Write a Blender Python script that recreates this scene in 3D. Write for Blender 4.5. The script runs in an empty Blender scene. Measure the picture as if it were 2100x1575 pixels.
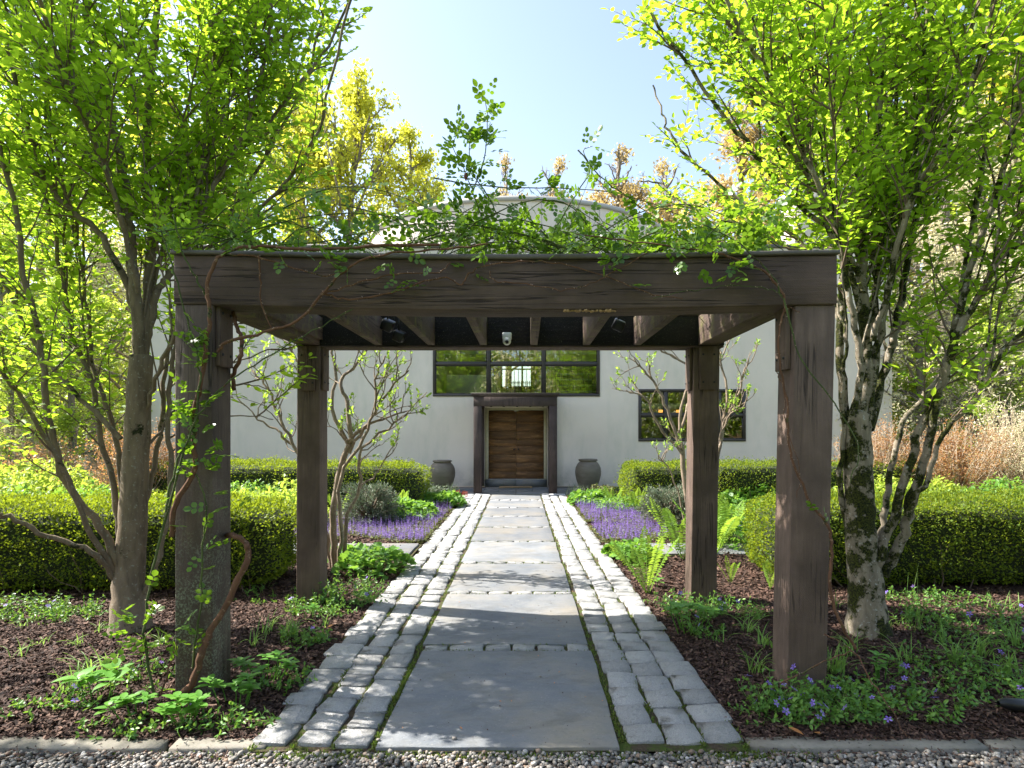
import bpy, math, random
import numpy as np
from mathutils import Vector, noise as mnoise

S = bpy.context.scene
COL = S.collection
R = math.radians
rng = np.random.default_rng(7)
rnd = random.Random(7)

# ------------------------------------------------------------------ camera, world, sun
CX, CY, F, EYE = 1078.0, 890.0, 1260.0, 1.55      # principal point / focal length in photograph pixels, eye height
cam_d = bpy.data.cameras.new('camera')
cam = bpy.data.objects.new('camera', cam_d); COL.objects.link(cam)
cam.location = (0, 0, EYE); cam.rotation_euler = (R(90), 0, 0)
cam_d.sensor_width = 36; cam_d.lens = 36 * F / 2100
cam_d.shift_x = -(CX - 1050) / 2100; cam_d.shift_y = (CY - 787.5) / 2100
cam_d.clip_start = 0.05; cam_d.clip_end = 2000
S.camera = cam

SUN_EL, SUN_AZ = 47.0, 14.0                        # sun stands to the left (-X) and a little behind the house (+Y)
sun_dir = Vector((-math.cos(R(SUN_EL)) * math.cos(R(SUN_AZ)), math.cos(R(SUN_EL)) * math.sin(R(SUN_AZ)), math.sin(R(SUN_EL))))
world = bpy.data.worlds.new('World'); S.world = world; world.use_nodes = True
wn = world.node_tree; wn.nodes.clear()
sky = wn.nodes.new('ShaderNodeTexSky'); sky.sky_type = 'NISHITA'; sky.sun_disc = False
sky.sun_elevation = R(SUN_EL); sky.sun_rotation = math.atan2(sun_dir.x, sun_dir.y)
sky.air_density = 1.0; sky.dust_density = 1.6; sky.ozone_density = 1.0
bg = wn.nodes.new('ShaderNodeBackground'); bg.inputs[1].default_value = 0.085
wo = wn.nodes.new('ShaderNodeOutputWorld')
hs = wn.nodes.new('ShaderNodeHueSaturation'); hs.inputs['Saturation'].default_value = .86
wn.links.new(sky.outputs[0], hs.inputs['Color']); wn.links.new(hs.outputs[0], bg.inputs[0]); wn.links.new(bg.outputs[0], wo.inputs[0])
sd = bpy.data.lights.new('sun', 'SUN'); sd.energy = 3.6; sd.angle = R(0.55); sd.color = (1.0, 0.95, 0.87)
so = bpy.data.objects.new('sun', sd); COL.objects.link(so); so.location = (-20, 8, 25)
so.rotation_euler = (-sun_dir).to_track_quat('-Z', 'Y').to_euler()
S.view_settings.view_transform = 'Standard'; S.view_settings.look = 'None'
S.view_settings.exposure = 2.12; S.view_settings.gamma = 1.0
S.view_settings.use_curve_mapping = False
S.render.engine = 'CYCLES'
cy = S.cycles
cy.use_denoising = True
try: cy.denoiser = 'OPENIMAGEDENOISE'
except Exception: pass
cy.max_bounces = 7; cy.diffuse_bounces = 4; cy.glossy_bounces = 3; cy.transmission_bounces = 6; cy.transparent_max_bounces = 8
cy.sample_clamp_indirect = 8; cy.caustics_reflective = False; cy.caustics_refractive = False

# ------------------------------------------------------------------ placing helpers (photograph pixel -> a point of the place)
def W(px, py, d): return np.array([(px - CX) / F * d, d, EYE - (py - CY) / F * d])
def G(px, py):
    d = F * EYE / (py - CY); return np.array([(px - CX) / F * d, d, 0.0])
def gz(y): return float(np.interp(y, [13, 15.6, 17.1], [0, .03, .11]))
def pc(y): return -.10 - .0095 * y                 # centre line of the path

# ------------------------------------------------------------------ object helpers
def link(o, parent=None):
    COL.objects.link(o)
    if parent is not None: o.parent = parent
    return o
def empty(name, loc=(0, 0, 0), label=None, cat=None, group=None, rz=0):
    o = bpy.data.objects.new(name, None); link(o); o.location = loc; o.rotation_euler = (0, 0, rz)
    o.empty_display_size = .1
    return tag(o, label, cat, group)
def tag(o, label=None, cat=None, group=None, kind=None):
    if label: o['label'] = label
    if cat: o['category'] = cat
    if group: o['group'] = group
    if kind: o['kind'] = kind
    return o

class MB:
    """collects vertices and polygons, then builds ONE mesh"""
    def __init__(s): s.V = []; s.F = []; s.M = []; s.n = 0
    def add(s, V, F, m=0):
        V = np.asarray(V, dtype=np.float32).reshape(-1, 3)
        if isinstance(F, np.ndarray): Fs = [F]
        else:
            by = {}
            for f in F: by.setdefault(len(f), []).append(f)
            Fs = [np.array(v, dtype=np.int64) for v in by.values()]
        for f in Fs:
            if len(f): s.F.append(f + s.n); s.M.append(np.full(len(f), m, dtype=np.int32))
        s.V.append(V); s.n += len(V)
        return s
    def box(s, x0, x1, y0, y1, z0, z1, m=0):
        V = [(x0,y0,z0),(x1,y0,z0),(x1,y1,z0),(x0,y1,z0),(x0,y0,z1),(x1,y0,z1),(x1,y1,z1),(x0,y1,z1)]
        return s.add(V, [(0,3,2,1),(4,5,6,7),(0,1,5,4),(1,2,6,5),(2,3,7,6),(3,0,4,7)], m)
    def mesh(s, name, mats, smooth=False):
        me = bpy.data.meshes.new(name)
        V = np.concatenate(s.V); k = [f.shape[1] for f in s.F]
        me.vertices.add(len(V)); me.vertices.foreach_set('co', V.ravel())
        loops = np.concatenate([f.ravel() for f in s.F]).astype(np.int32)
        tot = np.concatenate([np.full(len(f), kk, dtype=np.int32) for f, kk in zip(s.F, k)])
        start = np.concatenate([[0], np.cumsum(tot)[:-1]]).astype(np.int32)
        me.loops.add(len(loops)); me.loops.foreach_set('vertex_index', loops)
        me.polygons.add(len(tot)); me.polygons.foreach_set('loop_start', start)
        me.polygons.foreach_set('loop_total', tot)
        me.polygons.foreach_set('material_index', np.concatenate(s.M))
        if smooth: me.polygons.foreach_set('use_smooth', np.ones(len(tot), dtype=bool))
        for m in (mats if isinstance(mats, (list, tuple)) else [mats]): me.materials.append(m)
        me.update(calc_edges=True)
        return me
    def build(s, name, mats, parent=None, smooth=False, loc=None, kind=None):
        o = bpy.data.objects.new(name, s.mesh(name, mats, smooth)); link(o, parent)
        if loc is not None: o.location = loc
        if kind: o['kind'] = kind
        return o

def bevel(o, w=.006, seg=1):
    m = o.modifiers.new('bevel', 'BEVEL'); m.width = w; m.segments = seg; m.limit_method = 'ANGLE'; m.angle_limit = R(35)
    return o
def boxo(name, b, mat, parent=None, bv=.005, **k):
    o = MB().box(*b).build(name, mat, parent, **k)
    if bv: bevel(o, bv)
    return o

def tube(P, r, n=6, cap=True):
    """tapered tube along a polyline"""
    P = np.asarray(P, float); r = np.broadcast_to(np.asarray(r, float), (len(P),))
    T = np.gradient(P, axis=0); T /= np.linalg.norm(T, axis=1)[:, None] + 1e-9
    ref = np.array([0.31, 0.87, 0.13]) if abs(T[:, 2]).mean() > .6 else np.array([.1, .15, 1.0])
    A = np.cross(T, ref); A /= np.linalg.norm(A, axis=1)[:, None] + 1e-9
    B = np.cross(T, A)
    a = np.arange(n) * 2 * math.pi / n
    ring = P[:, None, :] + r[:, None, None] * (np.cos(a)[None, :, None] * A[:, None, :] + np.sin(a)[None, :, None] * B[:, None, :])
    V = ring.reshape(-1, 3)
    m = len(P); i = np.arange(m - 1)[:, None] * n; j = np.arange(n)[None, :]; j2 = (j + 1) % n
    Fq = np.stack([i + j, i + j2, i + n + j2, i + n + j], -1).reshape(-1, 4)
    if cap:
        V = np.vstack([V, P[-1] + T[-1] * r[-1] * .6]); k = len(V) - 1; b = (m - 1) * n
        return V, [tuple(f) for f in Fq] + [(b + q, b + (q + 1) % n, k) for q in range(n)]
    return V, Fq
def smooth_line(P, k=4, jit=0):
    """Catmull-Rom through the given points"""
    P = np.asarray(P, float); Q = np.vstack([2 * P[0] - P[1], P, 2 * P[-1] - P[-2]]); out = []
    for i in range(1, len(Q) - 2):
        for t in np.linspace(0, 1, k, endpoint=False):
            a, b, c, d = Q[i - 1], Q[i], Q[i + 1], Q[i + 2]
            out.append(.5 * ((2 * b) + (-a + c) * t + (2 * a - 5 * b + 4 * c - d) * t * t + (-a + 3 * b - 3 * c + d) * t ** 3))
    out.append(P[-1]); out = np.array(out)
    if jit: out[1:-1] += rng.normal(0, jit, out[1:-1].shape)
    return out
def unit(v): return v / (np.linalg.norm(v, axis=-1, keepdims=True) + 1e-9)
def scatter(TV, TF, P, D, N, s):
    """copies of a template (local y = axis D, local z ~ N) as one vertex / face array"""
    P = np.asarray(P, float); D = unit(np.asarray(D, float)); N = np.asarray(N, float)
    X = unit(np.cross(D, N)); Z = np.cross(X, D)
    s = np.broadcast_to(np.asarray(s, float), (len(P),)) if np.ndim(s) < 2 else np.asarray(s, float)
    TV = np.asarray(TV, float)
    S3 = s[:, None] * np.ones(3) if s.ndim == 1 else s
    L = TV[None] * S3[:, None, :]
    V = P[:, None] + L[..., 0:1] * X[:, None] + L[..., 1:2] * D[:, None] + L[..., 2:3] * Z[:, None]
    n = len(TV); TF = np.asarray(TF)
    Fa = (TF[None] + (np.arange(len(P)) * n)[:, None, None]).reshape(-1, TF.shape[1])
    return V.reshape(-1, 3), Fa
def mat_basis(p, D, N, s):
    from mathutils import Matrix
    D = unit(D); X = unit(np.cross(D, N)); Z = np.cross(X, D)
    m = Matrix.Identity(4)
    for i in range(3): m[i][0] = X[i] * s; m[i][1] = D[i] * s; m[i][2] = Z[i] * s; m[i][3] = p[i]
    return m

# leaf templates, unit length along +y
LEAF4 = (np.array([(0,0,0),(.24,.3,.05),(.2,.68,.04),(0,1,-.06),(-.2,.68,.04),(-.24,.3,.05)]), np.array([(0,1,2,3),(0,3,4,5)]))
LEAFR = (np.array([(0,0,0),(.36,.32,.06),(.34,.72,.05),(0,1,-.03),(-.34,.72,.05),(-.36,.32,.06)]), np.array([(0,1,2,3),(0,3,4,5)]))
LEAFN = (np.array([(0,0,0),(.13,.35,.03),(.11,.7,.02),(0,1,-.1),(-.11,.7,.02),(-.13,.35,.03)]), np.array([(0,1,2,3),(0,3,4,5)]))
LEAF2 = (np.array([(0,0,0),(.3,.5,.02),(0,1,0),(-.3,.5,.02)]), np.array([(0,1,2,3)]))
def fine_leaf(w=.27, fold=.05, droop=.1, n=6):
    V = []; Fq = []
    for i in range(n + 1):
        t = i / n; ww = w * (math.sin(math.pi * min(1, t * .97 + .01)) ** .75) * (1 - .25 * t); z = -droop * t * t
        V += [(-ww, t, z + fold * ww / w), (0, t, z), (ww, t, z + fold * ww / w)]
    for i in range(n):
        a = i * 3; Fq += [(a, a + 1, a + 4, a + 3), (a + 1, a + 2, a + 5, a + 4)]
    return np.array(V), np.array(Fq)

# ------------------------------------------------------------------ materials
MATS = {}
def nodes_of(name):
    m = bpy.data.materials.new(name); m.use_nodes = True; nt = m.node_tree; nt.nodes.clear(); MATS[name] = m
    out = nt.nodes.new('ShaderNodeOutputMaterial'); return m, nt, out
def N(nt, t, **k):
    n = nt.nodes.new(t)
    for a, v in k.items(): setattr(n, a, v)
    return n
def coords(nt, scale=(1, 1, 1), kind='Object', rand=True):
    tc = N(nt, 'ShaderNodeTexCoord'); mp = N(nt, 'ShaderNodeMapping'); mp.inputs['Scale'].default_value = scale
    nt.links.new(tc.outputs[kind], mp.inputs[0])
    if rand:
        oi = N(nt, 'ShaderNodeObjectInfo'); mul = N(nt, 'ShaderNodeMath', operation='MULTIPLY'); mul.inputs[1].default_value = 37.0
        nt.links.new(oi.outputs['Random'], mul.inputs[0]); nt.links.new(mul.outputs[0], mp.inputs['Location'])
    return mp.outputs[0]
def noise_tex(nt, co, scale, detail=6, rough=.6, dist=0):
    n = N(nt, 'ShaderNodeTexNoise'); n.inputs['Scale'].default_value = scale; n.inputs['Detail'].default_value = detail
    n.inputs['Roughness'].default_value = rough; n.inputs['Distortion'].default_value = dist
    nt.links.new(co, n.inputs['Vector']); return n.outputs['Fac']
def ramp(nt, fac, stops):
    r = N(nt, 'ShaderNodeValToRGB'); e = r.color_ramp.elements
    while len(e) < len(stops): e.new(.5)
    for el, (p, c) in zip(e, stops): el.position = p; el.color = (*c, 1) if len(c) == 3 else c
    nt.links.new(fac, r.inputs[0]); return r.outputs[0]
def mix(nt, a, b, fac, mode='MIX'):
    m = N(nt, 'ShaderNodeMix', data_type='RGBA', blend_type=mode)
    for sock, v in ((m.inputs[6], a), (m.inputs[7], b), (m.inputs[0], fac)):
        if hasattr(v, 'is_output') or isinstance(v, bpy.types.NodeSocket): nt.links.new(v, sock)
        elif isinstance(v, (int, float)): sock.default_value = v
        else: sock.default_value = (*v, 1)
    return m.outputs[2]
def bump(nt, h, strength, dist, prev=None):
    b = N(nt, 'ShaderNodeBump'); b.inputs['Strength'].default_value = strength; b.inputs['Distance'].default_value = dist
    nt.links.new(h, b.inputs['Height'])
    if prev is not None: nt.links.new(prev, b.inputs['Normal'])
    return b.outputs[0]
def bsdf(nt, out, col, rough=.8, nor=None, spec=.4, metal=0):
    p = N(nt, 'ShaderNodeBsdfPrincipled')
    if isinstance(col, bpy.types.NodeSocket): nt.links.new(col, p.inputs['Base Color'])
    else: p.inputs['Base Color'].default_value = (*col, 1)
    p.inputs['Roughness'].default_value = rough; p.inputs['Specular IOR Level'].default_value = spec; p.inputs['Metallic'].default_value = metal
    if nor is not None: nt.links.new(nor, p.inputs['Normal'])
    if out is not None: nt.links.new(p.outputs[0], out.inputs[0])
    return p
def obj_vary(nt, col, amt=.25, sat=.0):
    """each object a little lighter or darker than its neighbour"""
    oi = N(nt, 'ShaderNodeObjectInfo'); mr = N(nt, 'ShaderNodeMapRange'); mr.inputs[3].default_value = 1 - amt; mr.inputs[4].default_value = 1 + amt
    nt.links.new(oi.outputs['Random'], mr.inputs[0])
    hs = N(nt, 'ShaderNodeHueSaturation'); nt.links.new(mr.outputs[0], hs.inputs['Value']); nt.links.new(col, hs.inputs['Color'])
    return hs.outputs[0]
def plain(name, col, rough=.6, metal=0, bumps=.0, spec=.4, var=.15, sc=30):
    m, nt, out = nodes_of(name); co = coords(nt); f = noise_tex(nt, co, sc)
    c = ramp(nt, f, [(.3, tuple(v * (1 - var) for v in col)), (.7, tuple(min(1, v * (1 + var)) for v in col))])
    nor = bump(nt, f, .5, bumps) if bumps else None
    bsdf(nt, out, c, rough, nor, spec, metal); return m
def wood(name, axis, col, worn=(.16, .13, .10), lichen=0.0, algae=0.0):
    sc = [9, 9, 9]; sc[axis] = .55
    m, nt, out = nodes_of(name); co = coords(nt, tuple(sc)); co2 = coords(nt)
    g = noise_tex(nt, co, 3.2, 8, .65, .6); big = noise_tex(nt, co2, 2.2, 4, .6)
    saw = N(nt, 'ShaderNodeTexWave', wave_type='BANDS', bands_direction='DIAGONAL'); saw.inputs['Scale'].default_value = 45; saw.inputs['Distortion'].default_value = 9
    saw.inputs['Detail'].default_value = 3; nt.links.new(co2, saw.inputs[0])
    c = ramp(nt, g, [(.25, tuple(v * .50 for v in col)), (.45, tuple(v * .92 for v in col)), (.6, tuple(v * 1.1 for v in col)), (.8, tuple(v * 1.6 for v in col))])
    c = mix(nt, c, tuple(v * .62 for v in col), ramp(nt, big, [(.38, (1, 1, 1)), (.6, (0, 0, 0))]))
    # long drying cracks along the grain
    sc3 = [14, 14, 14]; sc3[axis] = .35
    cr = noise_tex(nt, coords(nt, tuple(sc3)), 1.7, 3, .5, .3)
    crm = ramp(nt, cr, [(.486, (0, 0, 0)), (.497, (1, 1, 1)), (.503, (1, 1, 1)), (.514, (0, 0, 0))])
    patch = ramp(nt, noise_tex(nt, co2, 1.3, 2), [(.46, (0, 0, 0)), (.52, (1, 1, 1))])
    crk = mix(nt, (0, 0, 0), crm, patch)
    c = mix(nt, c, tuple(v * .25 for v in col), crk)
    # worn specks
    sp = ramp(nt, noise_tex(nt, co2, 140, 3), [(.63, (0, 0, 0)), (.69, (1, 1, 1))])
    c = mix(nt, c, worn, mix(nt, (0, 0, 0), sp, .6))
    if lichen:
        tcz = N(nt, 'ShaderNodeTexCoord'); sx = N(nt, 'ShaderNodeSeparateXYZ'); nt.links.new(tcz.outputs['Object'], sx.inputs[0])
        hz = N(nt, 'ShaderNodeMapRange'); hz.inputs[1].default_value = 1.55; hz.inputs[2].default_value = .5; nt.links.new(sx.outputs[2], hz.inputs[0])
        l = noise_tex(nt, co2, 75, 5, .8); lm = ramp(nt, l, [(.49, (0, 0, 0)), (.56, (1, 1, 1))]); lm = mix(nt, lm, (0, 0, 0), ramp(nt, noise_tex(nt, co2, 6, 5, .7), [(.40, (1, 1, 1)), (.58, (0, 0, 0))]))
        lk = mix(nt, (0, 0, 0), lm, hz.outputs[0]); c = mix(nt, c, (.24, .27, .19), mix(nt, (0, 0, 0), lk, lichen))
    if algae:
        a = noise_tex(nt, co2, 7, 6, .7); am = ramp(nt, a, [(.5, (0, 0, 0)), (.68, (1, 1, 1))]); c = mix(nt, c, (.17, .17, .05), mix(nt, (0, 0, 0), am, algae))
    n1 = bump(nt, g, .8, .012); n2 = bump(nt, saw.outputs['Fac'], .35, .003, bump(nt, noise_tex(nt, co2, 70, 5, .7), .5, .004, n1))
    n3 = N(nt, 'ShaderNodeBump'); n3.invert = True; n3.inputs['Strength'].default_value = .8; n3.inputs['Distance'].default_value = .008
    nt.links.new(crk, n3.inputs['Height']); nt.links.new(n2, n3.inputs['Normal'])
    bsdf(nt, out, c, .78, n3.outputs[0], .3); return m
def leafmat(name, cols, trans, tfac=.45, rough=.45, spec=.35):
    """thin leaf: reflects one green, lets a yellower one through; every leaf differs"""
    m, nt, out = nodes_of(name)
    geo = N(nt, 'ShaderNodeNewGeometry'); oi = N(nt, 'ShaderNodeObjectInfo')
    ad = N(nt, 'ShaderNodeMath', operation='ADD'); nt.links.new(geo.outputs['Random Per Island'], ad.inputs[0]); nt.links.new(oi.outputs['Random'], ad.inputs[1])
    fr = N(nt, 'ShaderNodeMath', operation='FRACT'); nt.links.new(ad.outputs[0], fr.inputs[0])
    k = len(cols); c = ramp(nt, fr.outputs[0], [(i / max(1, k - 1), cc) for i, cc in enumerate(cols)])
    t = ramp(nt, fr.outputs[0], [(0, trans), (1, tuple(min(1, v * 1.3) for v in trans))])
    p = bsdf(nt, None, c, rough, None, spec); tr = N(nt, 'ShaderNodeBsdfTranslucent'); nt.links.new(t, tr.inputs[0])
    mx = N(nt, 'ShaderNodeMixShader'); mx.inputs[0].default_value = tfac
    nt.links.new(p.outputs[0], mx.inputs[1]); nt.links.new(tr.outputs[0], mx.inputs[2]); nt.links.new(mx.outputs[0], out.inputs[0])
    return m

BROWN = (.124, .083, .067)
wood_x = wood('brown stained timber along x', 0, BROWN)
wood_y = wood('brown stained timber along y', 1, BROWN, algae=.75)
wood_dark = wood('near black timber along x', 0, (.016, .013, .012), worn=(.2, .18, .14))  # rear beam only: far darker tone than the other timber, with pale specks
wood_z = wood('brown stained timber upright', 2, (.160, .110, .086))
wood_l = wood('brown stained timber upright with lichen', 2, (.120, .086, .068), lichen=.85)
trim_brown = wood('smooth brown painted trim', 2, (.075, .052, .046), lichen=0)
frame_brown = plain('dark bronze window metal', (.045, .037, .032), .45, sc=60)
flash_brown = plain('brown metal flashing', (.10, .085, .075), .5, sc=20)
dark_metal = plain('black painted metal', (.012, .012, .013), .45)
white_plastic = plain('white plastic', (.72, .72, .73), .35, var=.03)
lens_black = plain('dark glass lens', (.01, .01, .012), .08, var=.1)
brass = plain('brass', (.55, .36, .10), .3, metal=1.0)
rot_wood = plain('rotten raw wood', (.42, .27, .14), .9, bumps=.01, var=.5, sc=40)

def stucco():
    m, nt, out = nodes_of('pale grey stucco'); co = coords(nt)
    b = noise_tex(nt, co, .6, 5, .6); f = noise_tex(nt, co, 160, 4); mid = noise_tex(nt, coords(nt, (1.3, 1.3, .4)), 1.4, 7, .7)
    c = ramp(nt, b, [(.3, (.71, .615, .53)), (.7, (.80, .70, .61))])
    c = mix(nt, c, (.58, .54, .45), mix(nt, (0, 0, 0), ramp(nt, mid, [(.50, (0, 0, 0)), (.72, (1, 1, 1))]), .6))
    tcz = N(nt, 'ShaderNodeTexCoord'); sx = N(nt, 'ShaderNodeSeparateXYZ'); nt.links.new(tcz.outputs['Object'], sx.inputs[0])
    hz = N(nt, 'ShaderNodeMapRange'); hz.inputs[1].default_value = .8; hz.inputs[2].default_value = .1; nt.links.new(sx.outputs[2], hz.inputs[0])
    dirt = mix(nt, (0, 0, 0), ramp(nt, noise_tex(nt, co, 2.5, 6, .7), [(.42, (0, 0, 0)), (.65, (1, 1, 1))]), hz.outputs[0])
    c = mix(nt, c, (.34, .31, .27), mix(nt, (0, 0, 0), dirt, .8))
    bsdf(nt, out, c, .92, bump(nt, f, .5, .004), .2); return m
stucco_m = stucco()
cream_wall = plain('cream interior plaster', (.68, .65, .55), .9, var=.03)
roof_m = plain('grey roof membrane', (.18, .175, .17), .9)
coping_m = plain('pale grey coping', (.42, .40, .37), .6, var=.06)

def glass_m(name, tint, refl):
    m, nt, out = nodes_of(name)
    co = coords(nt); f = noise_tex(nt, co, 1.2, 2)
    nor = bump(nt, f, .05, .01)
    t = N(nt, 'ShaderNodeBsdfTransparent'); t.inputs[0].default_value = (*tint, 1)
    g = N(nt, 'ShaderNodeBsdfGlossy'); g.inputs[0].default_value = (.92, .95, .85, 1); g.inputs['Roughness'].default_value = .01; nt.links.new(nor, g.inputs['Normal'])
    fr = N(nt, 'ShaderNodeFresnel'); fr.inputs[0].default_value = 1.5
    ad = N(nt, 'ShaderNodeMath', operation='ADD'); ad.use_clamp = True; ad.inputs[1].default_value = refl; nt.links.new(fr.outputs[0], ad.inputs[0])
    mx = N(nt, 'ShaderNodeMixShader'); nt.links.new(ad.outputs[0], mx.inputs[0]); nt.links.new(t.outputs[0], mx.inputs[1]); nt.links.new(g.outputs[0], mx.inputs[2])
    nt.links.new(mx.outputs[0], out.inputs[0]); return m
glass = glass_m('window glass', (.80, .86, .72), .20)

def slab_m():
    m, nt, out = nodes_of('bluestone'); co = coords(nt); big = noise_tex(nt, co, 1.6, 6, .65); f = noise_tex(nt, co, 55, 6, .7)
    c = ramp(nt, big, [(.3, (.11, .125, .145)), (.5, (.175, .18, .185)), (.72, (.24, .215, .175))])
    c = obj_vary(nt, c, .14)
    c = mix(nt, c, (.10, .11, .11), mix(nt, (0, 0, 0), ramp(nt, f, [(.3, (1, 1, 1)), (.45, (0, 0, 0))]), .35))
    sp = ramp(nt, noise_tex(nt, co, 95, 3), [(.66, (0, 0, 0)), (.70, (1, 1, 1))]); c = mix(nt, c, (.34, .32, .29), sp)
    c = mix(nt, c, (.075, .075, .07), ramp(nt, noise_tex(nt, co, 70, 3), [(.69, (0, 0, 0)), (.73, (1, 1, 1))])); st = ramp(nt, noise_tex(nt, coords(nt, (1, 1.8, 1)), 3.2, 7, .7, .8), [(.48, (0, 0, 0)), (.70, (1, 1, 1))]); c = mix(nt, c, (.115, .105, .085), mix(nt, (0, 0, 0), st, .5))
    h = noise_tex(nt, coords(nt, (1, 2.6, 1)), 5, 8, .62)
    bsdf(nt, out, c, .72, bump(nt, f, .4, .004, bump(nt, h, .8, .02)), .35); return m
bluestone = slab_m()
def granite_m():
    m, nt, out = nodes_of('grey granite'); co = coords(nt, (.2, .2, 1)); f = noise_tex(nt, co, 260, 4, .8); mid = noise_tex(nt, co, 18, 6, .7)
    c = ramp(nt, f, [(.30, (.085, .088, .09)), (.44, (.30, .30, .295)), (.58, (.45, .44, .425)), (.74, (.70, .68, .65))])
    c = obj_vary(nt, c, .17)
    c = mix(nt, c, (.19, .18, .16), mix(nt, (0, 0, 0), ramp(nt, mid, [(.56, (0, 0, 0)), (.72, (1, 1, 1))]), .55))
    bsdf(nt, out, c, .85, bump(nt, f, .5, .004, bump(nt, mid, 1, .035)), .3); return m
granite = granite_m()
def edging_m():
    m, nt, out = nodes_of('weathered stone kerb'); co = coords(nt); f = noise_tex(nt, co, 60, 6, .7); b = noise_tex(nt, co, 3, 5)
    c = ramp(nt, b, [(.35, (.17, .155, .13)), (.65, (.29, .265, .225))]); c = mix(nt, c, (.12, .13, .08), mix(nt, (0, 0, 0), ramp(nt, f, [(.5, (0, 0, 0)), (.7, (1, 1, 1))]), .5))
    bsdf(nt, out, c, .9, bump(nt, f, .5, .006), .2); return m
edging = edging_m()
def soil_m(name, a, b, moss, mfac=.5, sc=9):
    m, nt, out = nodes_of(name); co = coords(nt, rand=False); f = noise_tex(nt, co, 60, 8, .75); mm = noise_tex(nt, co, sc, 6, .7)
    c = ramp(nt, f, [(.35, a), (.65, b)]); c = mix(nt, c, moss, ramp(nt, mm, [(mfac, (0, 0, 0)), (mfac + .12, (1, 1, 1))]))
    bsdf(nt, out, c, .95, bump(nt, f, .9, .02), .15); return m
mulch_base = soil_m('mulch soil', (.018, .011, .008), (.075, .043, .030), (.045, .028, .02), .6)
joint_soil = soil_m('mossy joint soil', (.04, .03, .02), (.12, .09, .06), (.07, .10, .02), .47)
gravel_base = soil_m('gravel bed', (.06, .05, .04), (.17, .15, .13), (.05, .06, .02), .66)
garden_soil = soil_m('green garden floor', (.04, .035, .02), (.09, .08, .04), (.07, .12, .025), .40, 3)
def chip_m(name, stops, rough=.85):
    m, nt, out = nodes_of(name); geo = N(nt, 'ShaderNodeNewGeometry'); c = ramp(nt, geo.outputs['Random Per Island'], stops)
    f = noise_tex(nt, coords(nt, rand=False), 90, 4); c = mix(nt, c, tuple(v * .6 for v in stops[0][1]), mix(nt, (0, 0, 0), ramp(nt, f, [(.45, (0, 0, 0)), (.7, (1, 1, 1))]), .4))
    bsdf(nt, out, c, rough, None, .3); return m
chips_m = chip_m('bark mulch chips', [(0, (.022, .013, .010)), (.45, (.060, .033, .024)), (.8, (.115, .062, .045)), (1, (.20, .125, .09))])
pebble_m = chip_m('washed pebbles', [(0, (.055, .052, .05)), (.3, (.16, .15, .135)), (.55, (.27, .25, .22)), (.75, (.22, .15, .105)), (.9, (.36, .34, .31)), (1, (.52, .49, .46))], .7)
def clay_m():
    m, nt, out = nodes_of('grey brown glazed clay'); co = coords(nt); f = noise_tex(nt, co, 14, 6); b = noise_tex(nt, coords(nt, (2, 2, 6)), 2, 4)
    c = ramp(nt, b, [(.3, (.125, .105, .08)), (.7, (.185, .158, .122))]); bsdf(nt, out, c, .62, bump(nt, f, .25, .004), .4); return m
clay = clay_m()
def door_m():
    m, nt, out = nodes_of('weathered door boards'); co = coords(nt, (1.1, 9, 9)); g = noise_tex(nt, co, 2.4, 9, .72, 1.2); b = noise_tex(nt, coords(nt, (.6, 3, 4)), 2.0, 5, .6)
    c = ramp(nt, g, [(.3, (.045, .020, .008)), (.45, (.14, .065, .022)), (.58, (.26, .13, .05)), (.72, (.42, .28, .15))])
    c = mix(nt, c, (.045, .022, .010), mix(nt, (0, 0, 0), ramp(nt, b, [(.45, (1, 1, 1)), (.6, (0, 0, 0))]), .55))
    bsdf(nt, out, obj_vary(nt, c, .25), .6, bump(nt, g, .7, .01), .35); return m
door_wood = door_m()
def bark_m(name, base, spots, moss, mossamt):
    m, nt, out = nodes_of(name); co = coords(nt, rand=False); str_ = noise_tex(nt, coords(nt, (6, 6, 1.4), rand=False), 3.0, 7, .65, .5); sp = noise_tex(nt, co, 42, 4, .6)
    c = ramp(nt, str_, [(.3, tuple(v * .55 for v in base)), (.55, base), (.8, tuple(v * 1.35 for v in base))])
    c = mix(nt, c, spots, ramp(nt, sp, [(.60, (0, 0, 0)), (.66, (1, 1, 1))]))
    mo = noise_tex(nt, co, 5.5, 6, .7); fine = noise_tex(nt, co, 90, 3)
    mc = ramp(nt, fine, [(.4, (.006, .008, .004)), (.62, moss)])
    mm = ramp(nt, mo, [(mossamt, (0, 0, 0)), (mossamt + .05, (1, 1, 1))]); c = mix(nt, c, mc, mm)
    bsdf(nt, out, c, .88, bump(nt, str_, .6, .012, bump(nt, fine, .4, .006)), .25); return m
bark_l = bark_m('hornbeam bark', (.19, .145, .10), (.26, .25, .20), (.035, .04, .012), .60)
bark_r = bark_m('mossy hornbeam bark', (.27, .225, .165), (.40, .39, .35), (.060, .066, .008), .475)
twig_m = plain('grey brown twigs', (.15, .105, .075), .8, var=.3)
lilac_bark = bark_m('lilac bark', (.25, .19, .14), (.42, .36, .30), (.10, .09, .05), .70)
cane_m = bark_m('rose cane', (.14, .070, .040), (.25, .16, .10), (.09, .11, .03), .58)
cane_g = bark_m('green rose cane', (.075, .10, .030), (.12, .13, .05), (.14, .06, .03), .62)
thorn_m = plain('pale thorns', (.42, .30, .22), .6)
far_bark = bark_m('distant bark', (.24, .20, .16), (.36, .33, .29), (.10, .11, .05), .62)
straw_twig = plain('straw coloured twigs', (.50, .40, .29), .85, var=.3)

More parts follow.
